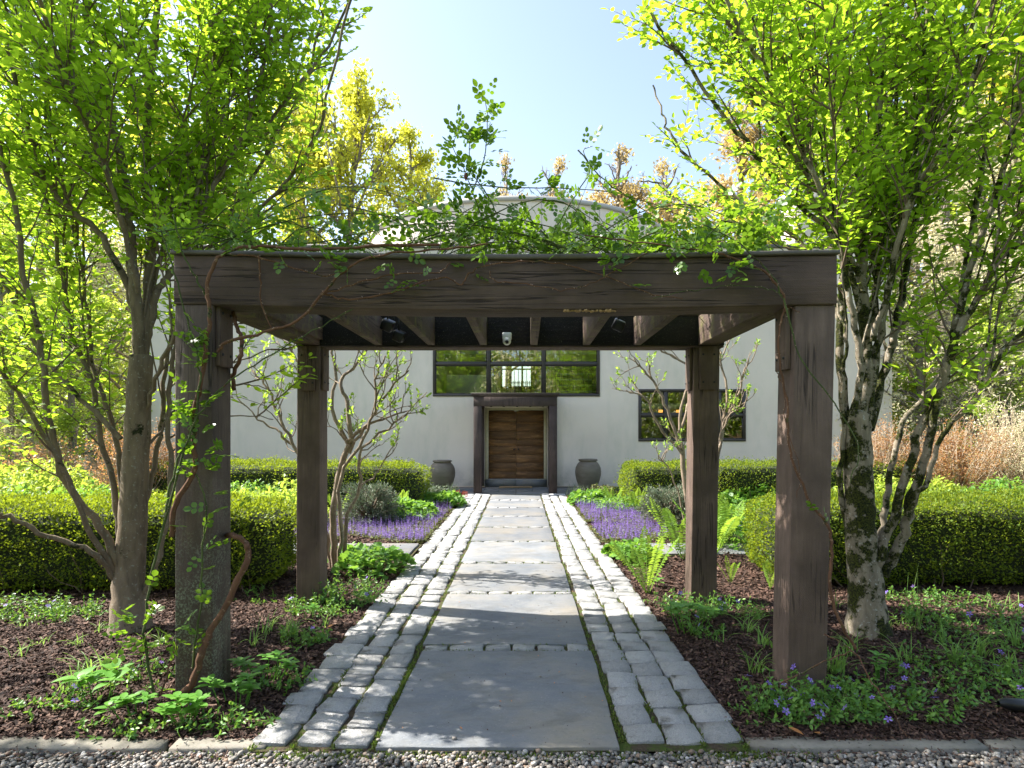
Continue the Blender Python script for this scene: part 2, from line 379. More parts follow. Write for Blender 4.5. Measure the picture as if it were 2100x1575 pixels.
horn_leaf = leafmat('hornbeam leaf', [(.085, .19, .014), (.12, .235, .016), (.16, .27, .02), (.095, .205, .016)], (.48, .70, .04), .54, .5, .25)
rose_leaf = leafmat('rose leaf', [(.04, .105, .012), (.07, .15, .016), (.13, .23, .02), (.055, .13, .014)], (.24, .42, .02), .36, .32, .5)
lilac_leaf = leafmat('young lilac leaf', [(.12, .22, .035), (.17, .29, .05)], (.38, .55, .06), .45)
box_leaf = leafmat('boxwood leaf', [(.06, .11, .014), (.09, .15, .018), (.14, .20, .022), (.19, .215, .026)], (.33, .41, .02), .38, .55, .2)
oak_leaf = leafmat('yellow spring foliage', [(.26, .30, .035), (.34, .36, .045), (.40, .36, .05)], (.74, .74, .07), .5)
tan_leaf = leafmat('tan budding foliage', [(.36, .26, .11), (.46, .34, .16), (.40, .33, .12)], (.65, .50, .20), .4)
lime_leaf = leafmat('lime spring foliage', [(.18, .27, .035), (.26, .35, .05), (.34, .40, .08)], (.55, .68, .08), .45)
straw_leaf = leafmat('pale catkins and buds', [(.60, .52, .36), (.70, .62, .44), (.58, .60, .30)], (.75, .70, .42), .35)
copper_leaf = leafmat('copper shrub leaf', [(.25, .125, .055), (.34, .19, .09), (.24, .20, .07)], (.55, .28, .10), .4)
green_leaf = leafmat('fresh herb leaf', [(.07, .17, .025), (.11, .24, .04), (.15, .29, .05)], (.26, .46, .05), .38)
fern_leaf = leafmat('fern frond', [(.15, .28, .035), (.20, .34, .045)], (.42, .60, .06), .42)
vinca_leaf = leafmat('periwinkle leaf', [(.06, .16, .03), (.10, .23, .04), (.17, .31, .055)], (.26, .44, .05), .28, .4, .35)
grass_leaf = leafmat('grassy blade', [(.11, .22, .045), (.16, .30, .06), (.22, .36, .09)], (.33, .52, .09), .38)
whorl_leaf = leafmat('whorled green leaf', [(.09, .24, .035), (.12, .29, .045), (.15, .32, .05)], (.25, .48, .05), .35, .4, .4)
moss_leaf = leafmat('moss and seedlings', [(.06, .10, .015), (.09, .15, .02), (.17, .15, .035), (.12, .19, .025)], (.16, .26, .03), .3)
yew_leaf = leafmat('blue green needles', [(.10, .14, .09), (.15, .19, .12), (.20, .22, .14)], (.15, .2, .1), .15, .6)
purple_fl = leafmat('violet flower', [(.20, .12, .50), (.30, .20, .66), (.36, .26, .72)], (.38, .24, .72), .3, .6)
bugle_fl = leafmat('bugle flower spike', [(.10, .05, .26), (.19, .11, .40), (.28, .18, .50)], (.32, .22, .5), .25, .7)
dark_stem = leafmat('bronze bugle leaf', [(.07, .09, .03), (.12, .11, .04), (.14, .20, .05)], (.2, .2, .05), .25)
red_leaf = leafmat('dark red leaf', [(.10, .025, .02), (.16, .05, .03)], (.4, .08, .04), .3)
orange_leaf = leafmat('dead oak leaf', [(.45, .17, .05), (.5, .22, .08)], (.5, .2, .06), .2)
lamp_glow = bpy.data.materials.new('lit lamp shade'); lamp_glow.use_nodes = True
_p = lamp_glow.node_tree.nodes['Principled BSDF']; _p.inputs['Base Color'].default_value = (.8, .4, .12, 1); _p.inputs['Emission Color'].default_value = (1, .42, .1, 1); _p.inputs['Emission Strength'].default_value = .5
# ------------------------------------------------------------------ ground
def ground():
    b = MB()
    xs = np.array([-600, -200, -60, -25, -12, -8, -4, 0, 4, 8, 12, 25, 60, 200, 600.]); ys = np.array([-600, -200, -60, -20, 0, 2.4, 3.0, 9, 13, 15.6, 17.1, 20, 28, 60, 200, 600.])
    V = []
    for y in ys:
        for x in xs:
            z = -.05 + (gz(y) if y < 28 else .11 + min(6, (y - 28) * .03))
            V.append((x, y, z))
    n = len(xs); Fq = [(j * n + i, j * n + i + 1, (j + 1) * n + i + 1, (j + 1) * n + i) for j in range(len(ys) - 1) for i in range(n - 1)]
    b.add(V, Fq); tag(b.build('ground', garden_soil), 'green and brown garden ground around the house', kind='structure')
ground()

def sheet(name, x0f, x1f, y0, y1, nx, ny, mat, zf, label=None, kind='structure', parent=None):
    V = []; ys = np.linspace(y0, y1, ny)
    for y in ys:
        a, c = x0f(y), x1f(y)
        for i in range(nx): x = a + (c - a) * i / (nx - 1); V.append((x, y, zf(x, y)))
    Fq = [(j * nx + i, j * nx + i + 1, (j + 1) * nx + i + 1, (j + 1) * nx + i) for j in range(ny - 1) for i in range(nx - 1)]
    o = MB().add(V, Fq).build(name, mat, parent, smooth=True)
    if label: o['label'] = label
    if kind: o['kind'] = kind
    return o
def mz(x, y):
    e = max(min(1, max(0, (abs(x - pc(y)) - 1.2) / .4)), 0); n = mnoise.noise(Vector((x * 1.4, y * 1.4, 0))) * .025 + mnoise.noise(Vector((x * 5, y * 5, 3))) * .010
    return -.022 + e * (.03 + n) * min(1, max(0, (y - 3.12) / .22)) + gz(y)
for s, nm in ((-1, 'left'), (1, 'right')):
    if s < 0: a, c = (lambda y: -9.), (lambda y: pc(y) - 1.15)
    else: a, c = (lambda y: pc(y) + 1.15), (lambda y: 9.)
    sheet('mulch_bed', a, c, 3.12, 14.5, 90, 110, mulch_base, mz, 'dark bark mulch bed %s of the stone path' % nm)
gravel = sheet('gravel_drive', lambda y: -9., lambda y: 9., 1.2, 3.05, 20, 8, gravel_base, lambda x, y: -.035, 'gravel drive in front of the path')

# pebbles
ico = bpy.data.meshes.new('tmp')
import bmesh
_bm = bmesh.new(); bmesh.ops.create_icosphere(_bm, subdivisions=1, radius=1.0); _bm.to_mesh(ico); _bm.free()
IV = np.array([v.co[:] for v in ico.vertices]); IF = np.array([p.vertices[:] for p in ico.polygons]); bpy.data.meshes.remove(ico)
def pebbles(n, x0, x1, y0, y1, z, smin, smax):
    P = np.stack([rng.uniform(x0, x1, n), rng.uniform(y0, y1, n), z + rng.uniform(-.004, .006, n)], 1)
    D = rng.normal(size=(n, 3)); D[:, 2] *= .25; Nn = np.array([0, 0, 1.]) + rng.normal(0, .35, (n, 3))
    s = rng.uniform(smin, smax, n)[:, None] * np.stack([rng.uniform(.6, 1, n), rng.uniform(.8, 1.25, n), rng.uniform(.45, .75, n)], 1)
    return scatter(IV, IF, P, D, Nn, s)
b = MB(); b.add(*pebbles(11000, -3.6, 3.2, 2.62, 3.03, -.024, .008, .0145)); b.add(*pebbles(1500, -3.6, 3.2, 2.62, 3.03, -.018, .011, .019))
b.add(*pebbles(9000, -4.2, 4.2, 2.0, 2.62, -.024, .009, .017))
tag(b.build('gravel', pebble_m, smooth=True), 'grey and buff washed pebbles along the drive', kind='stuff')

# mulch chips
def chips(n, xf, y0, y1, smin, smax):
    y = y0 + (y1 - y0) * rng.random(n) ** 1.25; x = xf(y, rng.random(n))
    z = np.array([mz(a, c) for a, c in zip(x, y)]) + rng.uniform(0, .016, n)
    D = rng.normal(size=(n, 3)); D[:, 2] *= .3; Nn = np.array([0, 0, 1.]) + rng.normal(0, .45, (n, 3))
    s = np.stack([rng.uniform(.16, .42, n), np.ones(n), rng.uniform(.5, 1, n)], 1) * rng.uniform(smin, smax, n)[:, None]
    TV = np.array([(-.5, -.5, 0), (.5, -.45, .05), (.42, .5, .02), (-.4, .42, .12)]); return scatter(TV, np.array([(0, 1, 2, 3)]), np.stack([x, y, z], 1), D, Nn, s)
b = MB()
b.add(*chips(62000, lambda y, u: pc(y) - 1.22 - u * (.45 * y + 1.3), 3.13, 6.2, .014, .046))
b.add(*chips(900, lambda y, u: pc(y) - 1.3 - u * 2.6, 2.95, 3.2, .012, .03)); b.add(*chips(900, lambda y, u: pc(y) + 1.3 + u * 2.6, 2.95, 3.2, .012, .03))
b.add(*chips(62000, lambda y, u: pc(y) + 1.22 + u * (.40 * y + 1.3), 3.13, 6.2, .014, .046))
b.add(*chips(16000, lambda y, u: pc(y) - 1.25 - u * 3.2, 6.0, 9.5, .03, .06))
b.add(*chips(16000, lambda y, u: pc(y) + 1.25 + u * 3.2, 6.0, 9.5, .03, .06))
tag(b.build('bark_mulch', chips_m), 'shredded dark brown bark mulch covering the beds', kind='stuff')

# ------------------------------------------------------------------ the path: slabs, granite cobbles, joints
path = sheet('garden_path', lambda y: pc(y) - 1.24, lambda y: pc(y) + 1.24, 3.03, 15.75, 8, 40, joint_soil, lambda x, y: -.016 + gz(y), 'straight entrance path of bluestone slabs between granite cobbles')
def slab_obj(x0, x1, y0, y1, z1, parent, name='paving_slab', th=.05, jit=.006, skew=0):
    nx, ny = 8, 6; V = []; 
    for k in (1, 0):
        for j in range(ny):
            for i in range(nx):
                x = x0 + (x1 - x0) * i / (nx - 1); y = y0 + (y1 - y0) * j / (ny - 1)
                if i in (0, nx - 1): x += rnd.uniform(-jit, jit) if k else 0
                if j in (0, ny - 1): y += rnd.uniform(-jit, jit) if k else 0
                V.append((x, y, z1 if k else z1 - th))
    Fq = [(j * nx + i, j * nx + i + 1, (j + 1) * nx + i + 1, (j + 1) * nx + i) for j in range(ny - 1) for i in range(nx - 1)]
    o = nx * ny; per = [i for i in range(nx)] + [j * nx + nx - 1 for j in range(1, ny)] + [(ny - 1) * nx + i for i in range(nx - 2, -1, -1)] + [j * nx for j in range(ny - 2, 0, -1)]
    Fq += [(per[i], per[i] + o, per[(i + 1) % len(per)] + o, per[(i + 1) % len(per)]) for i in range(len(per))]
    V = np.array(V); c = V.mean(0); c[2] = z1
    ob = MB().add(V - c, Fq).build(name, bluestone, parent, loc=c); bevel(ob, .004, 2); return ob
slab_y = [(3.04, 4.39), (4.53, 5.94), (6.05, 7.34), (7.45, 8.80), (8.90, 10.17), (10.26, 11.52), (11.61, 12.87), (12.96, 14.22), (14.31, 15.45)]
for a, c in slab_y:
    m_ = (a + c) / 2; slab_obj(pc(m_) - .605, pc(m_) + .605, a, c, gz(m_) + .002, path)
# cobbles: six shapes shared by all
def cobble_mesh(seed):
    r = random.Random(seed); V = []; g = [-.5, -.44, 0, .44, .5]
    tilt = r.uniform(-.006, .006), r.uniform(-.006, .006)
    for j in range(5):
        for i in range(5):
            e = (i in (0, 4)) + (j in (0, 4)); x, y = g[i], g[j]
            if e == 2: x *= r.uniform(.86, .97); y *= r.uniform(.86, .97)
            x += r.uniform(-.035, .035); y += r.uniform(-.035, .035)
            V.append((x, y, -.008 * (e > 0) - .004 * (e == 2) + r.uniform(-.004, .004) + tilt[0] * x * 2 + tilt[1] * y * 2))
    Fq = [(j * 5 + i, j * 5 + i + 1, (j + 1) * 5 + i + 1, (j + 1) * 5 + i) for j in range(4) for i in range(4)]
    per = [0, 1, 2, 3, 4, 9, 14, 19, 24, 23, 22, 21, 20, 15, 10, 5]; k = len(V)
    V += [V[p] for p in per]; V += [(V[p][0] * 1.03, V[p][1] * 1.03, -.075) for p in per]
    Fq += [(k + i, k + 16 + i, k + 16 + (i + 1) % 16, k + (i + 1) % 16) for i in range(16)]
    return np.array(V), np.array(Fq)
CT = [cobble_mesh(i) for i in range(8)]
CM = [MB().add(*t).mesh('cobble', granite, True) for t in CT]
cob = []
for side in (-1, 1):
    for k in range(3):
        y = 3.03 + rnd.uniform(0, .05) + (.02 if side > 0 else 0); tot = 0
        while y < 15.5:
            L = rnd.uniform(.16, .255) if k else rnd.uniform(.18, .26)
            if side > 0 and y < 4.6: L = rnd.uniform(.19, .25)
            w = rnd.uniform(.162, .190); xc = pc(y) + side * (.605 + .035 + .095 + k * .202) + rnd.uniform(-.012, .012)
            if k == 2: w += rnd.uniform(0, .04); xc += side * rnd.uniform(0, .02)
            cob.append((xc, y + L / 2, w, L - rnd.uniform(.016, .034), rnd.gauss(0, .03), rnd.randrange(8), rnd.uniform(-.004, .006)))
            y += L
for (a, c), (a2, c2) in zip(slab_y[:-1], slab_y[1:]):
    x = pc(c) - .60; w = a2 - c - .022
    while x < pc(c) + .55:
        L = min(rnd.uniform(.16, .27), pc(c) + .61 - x)
        cob.append((x + L / 2, (c + a2) / 2, L - .02, w, rnd.gauss(0, .012), rnd.randrange(8), rnd.uniform(-.004, .002))); x += L
cob.sort(key=lambda q: q[1])
rest = MB()
for q, (x, y, w, L, rz, vi, dz) in enumerate(cob):
    z = gz(y) + .004 + dz
    if q < 300:
        o = bpy.data.objects.new('cobble', CM[vi]); link(o, path); o.location = (x, y, z); o.scale = (w, L, 1); o.rotation_euler = (rnd.gauss(0, .012), rnd.gauss(0, .012), rz)
    else:
        V, Fq = CT[vi]; V = V * np.array([w, L, 1]); rest.add(V + np.array([x, y, z]), Fq)
rest.build('far_cobble', granite, path, smooth=True, kind='stuff')
# moss, seedlings and short grass in the joints
P = []
for side in (-1, 1):
    for k in range(4):
        n = 900 if k in (0,) else 620
        y = 3.05 + 9 * rng.random(n) ** 1.6; clump = np.array([mnoise.noise(Vector((v * 1.9, k * 7 + side * 3, 0))) for v in y]) > -.08
        y = y[clump]; x = pc(y) + side * (.605 + .017 + k * .202 + rng.normal(0, .009, len(y))); P.append(np.stack([x, y, np.full(len(y), -.014)], 1))
for (a, c), (a2, c2) in zip(slab_y[:5], slab_y[1:6]):
    n = 160; P.append(np.stack([pc(c) + rng.uniform(-.6, .6, n), np.where(rng.random(n) > .5, c + .01, a2 - .01), np.full(n, -.012)], 1))
n = 900; P.append(np.stack([rng.normal(-.1, .9, n), rng.normal(3.0, .022, n), np.full(n, -.03)], 1))
n = 500; P.append(np.stack([rng.normal(1.1, .13, n), rng.normal(2.99, .02, n), np.full(n, -.03)], 1)); 
n = 420; P.append(np.stack([rng.normal(-.76, .012, n), rng.normal(3.75, .22, n), np.full(n, -.012)], 1))
n = 420; P.append(np.stack([rng.normal(-1.0, .16, n), rng.normal(2.99, .02, n), np.full(n, -.03)], 1))
P = np.concatenate(P); n = len(P); D = rng.normal(0, .55, (n, 3)); D[:, 2] = 1; b = MB()
b.add(*scatter(*LEAFN, P, D, rng.normal(size=(n, 3)), rng.uniform(.010, .032, n)))
P2 = P[rng.random(n) < .8] + rng.normal(0, .006, ((rng.random(1).size), 3)); m_ = len(P2); D = rng.normal(size=(m_, 3)); D[:, 2] = abs(D[:, 2]) * .4
b.add(*scatter(*LEAFR, P2, D, np.array([0, 0, 1.]) + rng.normal(0, .3, (m_, 3)), rng.uniform(.006, .014, m_)))
tag(b.build('joint_moss', moss_leaf), 'green moss and seedlings growing in the path joints', kind='stuff')
# cross path
for s, nm in ((-1, 'left'), (1, 'right')):
    cp = tag(sheet('cross_path', (lambda y: -4.4) if s < 0 else (lambda y: pc(y) + 1.26), (lambda y: pc(y) - 1.26) if s < 0 else (lambda y: 4.2), 7.75, 8.55, 4, 3, joint_soil, lambda x, y: .012), 'stone side path branching %s between the hedge and the flowers' % nm, kind='structure')
    x = pc(8.1) + s * 1.28
    for L in (.85, .6, 1.0, .7):
        a, c = sorted((x, x + s * L)); slab_obj(a, c - .02, 7.78, 8.52, .035, cp); x += s * L
# kerb stones along the gravel
kl = MB(); 
def kerb_stone(par, x0, x1, y0, y1, z1, rz=0):
    n = 9; V = []
    for i in range(n):
        x = x0 + (x1 - x0) * i / (n - 1); j0, j1 = rnd.uniform(-.006, .006), rnd.uniform(-.012, .012)
        V += [(x, y0 + j0, z1 - .10), (x, y0 + j0, z1 - .008), (x, y0 + .006 + j0, z1 + rnd.uniform(-.004, .003)), (x, y1 + j1, z1 + rnd.uniform(-.004, .003)), (x, y1 + j1 + .01, z1 - .09)]
    Fq = [(i * 5 + k, (i + 1) * 5 + k, (i + 1) * 5 + k + 1, i * 5 + k + 1) for i in range(n - 1) for k in range(4)] + [(0, 1, 2, 3, 4), tuple((n - 1) * 5 + k for k in (4, 3, 2, 1, 0))]
    V = np.array(V); c = np.array([(x0 + x1) / 2, (y0 + y1) / 2, z1]); o = MB().add(V - c, Fq).build('kerb_stone', edging, par, loc=c); o.rotation_euler = (0, 0, rz); return o
for s, nm, segs in ((-1, 'left', [(-1.30, -1.77), (-1.82, -3.3), (-3.34, -5.2)]), (1, 'right', [(1.12, 2.3), (2.33, 3.6), (3.63, 5.2)])):
    k = empty('stone_kerb', (0, 0, 0)); tag(k, 'low stone kerb between gravel and mulch %s of the path' % nm, kind='structure')
    for a, c in segs:
        x0, x1 = sorted((a, c)); kerb_stone(k, x0, x1, 3.05, 3.15, -.006, rnd.uniform(-.012, .012))

# ------------------------------------------------------------------ the house
WY = 17.1; k_ = WY / F
def fx(px): return (px - CX) * k_
def fz(py): return EYE - (py - CY) * k_
house = empty('house', (0, WY, 0), 'pale grey stucco house with brown windows, wooden double door and curved upper storey', 'house')
HX0, HX1, HZ, HY1 = -10.6, 10.2, 6.72, 27.0
W1 = (fx(888), fx(1230), fz(813), fz(640)); W2 = (fx(1309), fx(1529), fz(905), fz(798)); DO = (-1.14, .60, .29, 2.27)
def hadd(b, name, mats, **k):
    o = b.build(name, mats, house, **k); o.location = (0, -WY, 0); return o
xs = sorted({HX0, HX1, W1[0], W1[1], W2[0], W2[1], DO[0], DO[1]}); zs = sorted({-.1, HZ, W1[2], W1[3], W2[2], W2[3], DO[2], DO[3]})
b = MB()
for i in range(len(xs) - 1):
    for j in range(len(zs) - 1):
        mx_, mz_ = (xs[i] + xs[i + 1]) / 2, (zs[j] + zs[j + 1]) / 2
        if any(w[0] < mx_ < w[1] and w[2] < mz_ < w[3] for w in (W1, W2, DO)): continue
        b.add([(xs[i], WY, zs[j]), (xs[i + 1], WY, zs[j]), (xs[i + 1], WY, zs[j + 1]), (xs[i], WY, zs[j + 1])], [(0, 1, 2, 3)])
        b.add([(xs[i], WY + .3, zs[j]), (xs[i + 1], WY + .3, zs[j]), (xs[i + 1], WY + .3, zs[j + 1]), (xs[i], WY + .3, zs[j + 1])], [(3, 2, 1, 0)], 1)
for w in (W1, W2, DO):
    x0, x1, z0, z1 = w; a, c = WY, WY + .3
    for q in ([(x0, a, z0), (x0, c, z0), (x0, c, z1), (x0, a, z1)], [(x1, c, z0), (x1, a, z0), (x1, a, z1), (x1, c, z1)], [(x0, a, z0), (x1, a, z0), (x1, c, z0), (x0, c, z0)], [(x0, a, z1), (x0, c, z1), (x1, c, z1), (x1, a, z1)]):
        b.add(q, [(0, 1, 2, 3)])
hadd(b, 'front_wall', [stucco_m, cream_wall])
b = MB()
BW = (-1.1, .3, 3.55, 4.75)
b.add([(HX0, WY, -.1), (HX0, HY1, -.1), (HX0, HY1, HZ), (HX0, WY, HZ)], [(0, 3, 2, 1)])
b.add([(HX1, WY, -.1), (HX1, HY1, -.1), (HX1, HY1, HZ), (HX1, WY, HZ)], [(0, 1, 2, 3)])
xs = [HX0, BW[0], BW[1], HX1]; zs = [-.1, BW[2], BW[3], HZ]
for i in range(3):
    for j in range(3):
        if i == 1 and j == 1: continue
        b.add([(xs[i], HY1, zs[j]), (xs[i + 1], HY1, zs[j]), (xs[i + 1], HY1, zs[j + 1]), (xs[i], HY1, zs[j + 1])], [(0, 3, 2, 1)])
hadd(b, 'side_wall', stucco_m)
hadd(MB().box(HX0 + .02, HX1 - .02, WY + .32, HY1 - .02, HZ - .28, HZ - .12), 'roof', roof_m)
b = MB(); b.box(HX0 - .05, HX1 + .05, WY - .05, WY + .35, HZ + .002, HZ + .10); b.box(HX0 - .05, HX0 + .3, WY + .352, HY1, HZ + .002, HZ + .10); b.box(HX1 - .3, HX1 + .05, WY + .352, HY1, HZ + .002, HZ + .10)
bevel(hadd(b, 'coping', flash_brown), .01)
# curved upper storey
cxd, cyd, rd, zt = -.22, 25.0, 5.9, 8.8; b = MB(); n = 64; V = []
for i in range(n):
    a = 2 * math.pi * i / n; c_, s_ = math.cos(a), math.sin(a)
    V += [(cxd + rd * c_, cyd + rd * s_, HZ - .15), (cxd + rd * c_, cyd + rd * s_, zt), (cxd + (rd + .07) * c_, cyd + (rd + .07) * s_, zt + .002), (cxd + (rd + .07) * c_, cyd + (rd + .07) * s_, zt + .14), (cxd + (rd - .3) * c_, cyd + (rd - .3) * s_, zt + .14)]
Fq = [];
for i in range(n):
    a, c_ = i * 5, ((i + 1) % n) * 5; Fq += [(a, c_, c_ + 1, a + 1)]
b.add(V, Fq); Fq2 = []
for i in range(n):
    a, c_ = i * 5, ((i + 1) % n) * 5
    for k in (1, 2, 3): Fq2 += [(a + k, c_ + k, c_ + k + 1, a + k + 1)]
Fq2.append(tuple(i * 5 + 4 for i in range(n)))
o = hadd(b, 'curved_storey', stucco_m); b2 = MB().add(V, Fq2); hadd(b2, 'curved_coping', coping_m)
for px in (1110, 1232, 950):
    x = (px - CX) / F * 19.4; y = cyd - math.sqrt(rd * rd - (x - cxd) ** 2); hadd(MB().box(x - .006, x + .006, y - .012, y + .02, HZ + .11, zt - .01), 'wall_joint', coping_m)
ch = hadd(MB().box(8.15, 9.2, 18.6, 19.6, HZ + .12, 8.95), 'chimney', stucco_m); bevel(ch, .02)
o = hadd(MB().box(8.08, 9.27, 18.53, 19.67, 8.952, 9.06), 'chimney_cap', coping_m); bevel(o, .01)
o = hadd(MB().box(8.05, 9.3, 18.5, 19.7, HZ + .02, HZ + .30), 'chimney_base', frame_brown)
hadd(MB().box(HX0 + .3, HX1 - .3, WY - .012, WY - .002, .04, .09), 'base_joint', frame_brown)

def window(x0, x1, z0, z1, cols, rows, label):
    w = bpy.data.objects.new('window', None); link(w, house); w.location = ((x0 + x1) / 2, 0, (z0 + z1) / 2); w['label'] = label
    X0, X1, Z0, Z1 = -(x1 - x0) / 2, (x1 - x0) / 2, -(z1 - z0) / 2, (z1 - z0) / 2; f = .07
    b = MB(); b.box(X0, X1, -.03, .09, Z0, Z0 + f); b.box(X0, X1, -.03, .09, Z1 - f, Z1); b.box(X0, X0 + f, -.028, .088, Z0 + f, Z1 - f); b.box(X1 - f, X1, -.028, .088, Z0 + f, Z1 - f)
    bevel(b.build('frame', frame_brown, w), .006)
    cxs = [X0 + f] + cols + [X1 - f]; rzs = [Z0 + f] + rows + [Z1 - f]; t = .045
    for c in cols: bevel(MB().box(c - t, c + t, -.02, .08, Z0 + f, Z1 - f).build('mullion', frame_brown, w), .006)
    for r_ in rows:
        for i in range(len(cxs) - 1):
            a = cxs[i] + (t if i else 0); c = cxs[i + 1] - (t if i < len(cxs) - 2 else 0)
            bevel(MB().box(a, c, -.015, .075, r_ - t, r_ + t).build('transom', frame_brown, w), .006)
    for i in range(len(cxs) - 1):
        for j in range(len(rzs) - 1):
            a = cxs[i] + (t if i else 0); c = cxs[i + 1] - (t if i < len(cxs) - 2 else 0); d = rzs[j] + (t if j else 0); e = rzs[j + 1] - (t if j < len(rzs) - 2 else 0)
            b = MB(); g = .022                                       # inner sash bead round every pane
            b.box(a, c, .0, .05, d, d + g); b.box(a, c, .0, .05, e - g, e); b.box(a, a + g, .002, .048, d + g, e - g); b.box(c - g, c, .002, .048, d + g, e - g)
            b.build('sash', frame_brown, w)
            V = [(a + g, .025, d + g), (c - g, .025, d + g), (c - g, .025, e - g), (a + g, .025, e - g)]
            MB().add(V, [(0, 1, 2, 3)]).build('pane', glass, w)
    return w
xm = (W1[0] + W1[1]) / 2; zm = (W1[2] + W1[3]) / 2
window(*W1, [fx(1002) - xm, fx(1115) - xm], [fz(746) - zm], 'wide brown window above the door reflecting green trees')
xm = (W2[0] + W2[1]) / 2; zm = (W2[2] + W2[3]) / 2
window(*W2, [fx(1365) - xm, fx(1420) - xm, fx(1475) - xm], [fz(851) - zm], 'smaller brown window right of the door with lit lamps inside')

# inside, seen through the glass
b = MB(); b.box(-6, 6, WY + .5, HY1 - .4, 2.30, 2.42); hadd(b, 'upper_floor', cream_wall)
b = MB(); b.box(-6.2, 6.2, WY + .5, HY1 - .4, 5.0, 5.1); b.box(-6.1, -6, WY + .31, HY1 - .3, 2.42, 5.0); b.box(6, 6.1, WY + .31, HY1 - .3, 2.42, 5.0); b.box(-2.4, -.9, WY + 1.6, WY + 1.7, 2.42, 3.35); b.box(-2.9, -2.8, WY + .9, WY + 4.0, 2.42, 4.98)
hadd(b, 'interior_wall', cream_wall)
b = MB()
for q in range(7): b.box(1.0, 2.15, WY + 1.3 + q * .24, WY + 1.55 + q * .24, 2.62 + q * .2, 2.66 + q * .2)
hadd(b, 'stair_tread', cream_wall)
rail = bpy.data.objects.new('interior_railing', None); link(rail, house); rail.location = (0, 0, 0)
MB().box(-.95, 2.2, .80, .84, 3.42, 3.46).build('handrail', dark_metal, rail)
bar = MB().box(-.008, .008, -.008, .008, 0, .98).mesh('baluster', dark_metal)
for q in range(27):
    o = bpy.data.objects.new('baluster', bar); link(o, rail); o.location = (-.93 + q * .12, .82, 2.43)
bw = bpy.data.objects.new('back_window', None); link(bw, house); bw.location = (0, HY1 - WY, 0)
b = MB(); b.box(BW[0], BW[1], -.05, .05, BW[2], BW[2] + .08); b.box(BW[0], BW[1], -.05, .05, BW[3] - .08, BW[3]); b.box(BW[0], BW[0] + .08, -.048, .048, BW[2] + .08, BW[3] - .08); b.box(BW[1] - .08, BW[1], -.048, .048, BW[2] + .08, BW[3] - .08)
for x in (-.65, -.15): b.box(x - .04, x + .04, -.04, .04, BW[2] + .08, BW[3] - .08)
b.build('frame', frame_brown, bw)
b = MB()
for q in range(14): x = -.75 + q * .09; b.box(x, x + .03, .2, .22, 2.9, 3.9)
for q in range(6): z = 3.0 + q * .16; b.box(-.8, .45, .225, .24, z, z + .03)
b.build('lattice', frame_brown, bw)
for px in (1355, 1391):
    x = (px - CX) / F * 19.2; z = EYE - (838 - CY) / F * 19.2
    o = tag(MB().add(*tube([(0, 0, 0), (0, 0, -.22)], [.06, .07], 12)).build('pendant_lamp', lamp_glow, None, smooth=True, loc=(x, 19.2, z + .1)), 'small orange pendant lamp glowing %s behind the right window' % ('left' if px < 1370 else 'right'), 'lamp')
    MB().add(*tube([(0, 0, 0), (0, 0, 5.0 - z)], [.004, .004], 5)).build('cord', dark_metal, o)
hadd(MB().box(-10.3, 10, WY + .32, HY1 - .3, -.05, 0.05), 'ground_floor', roof_m)

# door and its portal
door_y = WY + .14
def dpart(b, name, mat, par, bv=.004): 
    o = b.build(name, mat, par); return bevel(o, bv)
df = bpy.data.objects.new('door_frame', None); link(df, house); df.location = (0, door_y - WY, 0)
cream_trim = plain('cream painted trim', (.50, .45, .31), .6, var=.12, sc=12)
dpart(MB().box(-1.138, -1.04, -.14, .05, .292, 2.268), 'jamb', cream_trim, df); dpart(MB().box(.51, .598, -.14, .05, .292, 2.268), 'jamb', cream_trim, df); dpart(MB().box(-1.038, .508, -.12, .05, 2.215, 2.266), 'head', cream_trim, df)
for s in (-1, 1):
    x0, x1 = (-1.036, -.268) if s < 0 else (-.262, .506)
    dl = bpy.data.objects.new('door', None); link(dl, house); dl.location = ((x0 + x1) / 2, door_y - WY, .30); hw = (x1 - x0) / 2
    z = 0; hts = [.20, .245, .22, .25, .19, .23, .26, .31]
    for hh in hts:
        bevel(MB().box(-hw, hw, rnd.uniform(-.004, .002), .05, z + .002, z + hh - .002).build('board', door_wood, dl), .004); z += hh
    xk = -s * (hw - .055)
    V, Fq = tube([(xk, -.004, .82), (xk, -.02, .82)], [.026, .026], 12); MB().add(V, Fq).build('escutcheon', dark_metal, dl)
    V, Fq = tube([(xk, -.02, .82), (xk, -.035, .82), (xk, -.05, .82), (xk, -.065, .82)], [.010, .012, .024, .018], 12); MB().add(V, Fq).build('knob', dark_metal, dl, smooth=True)
    if s > 0:
        V, Fq = tube([(xk, -.004, 1.10), (xk, -.02, 1.10)], [.018, .016], 12); MB().add(V, Fq).build('lock', brass, dl, smooth=True)
hadd(MB().box(-.32, -.2, WY + .10, WY + .135, 2.19, 2.213), 'door_sensor', white_plastic)
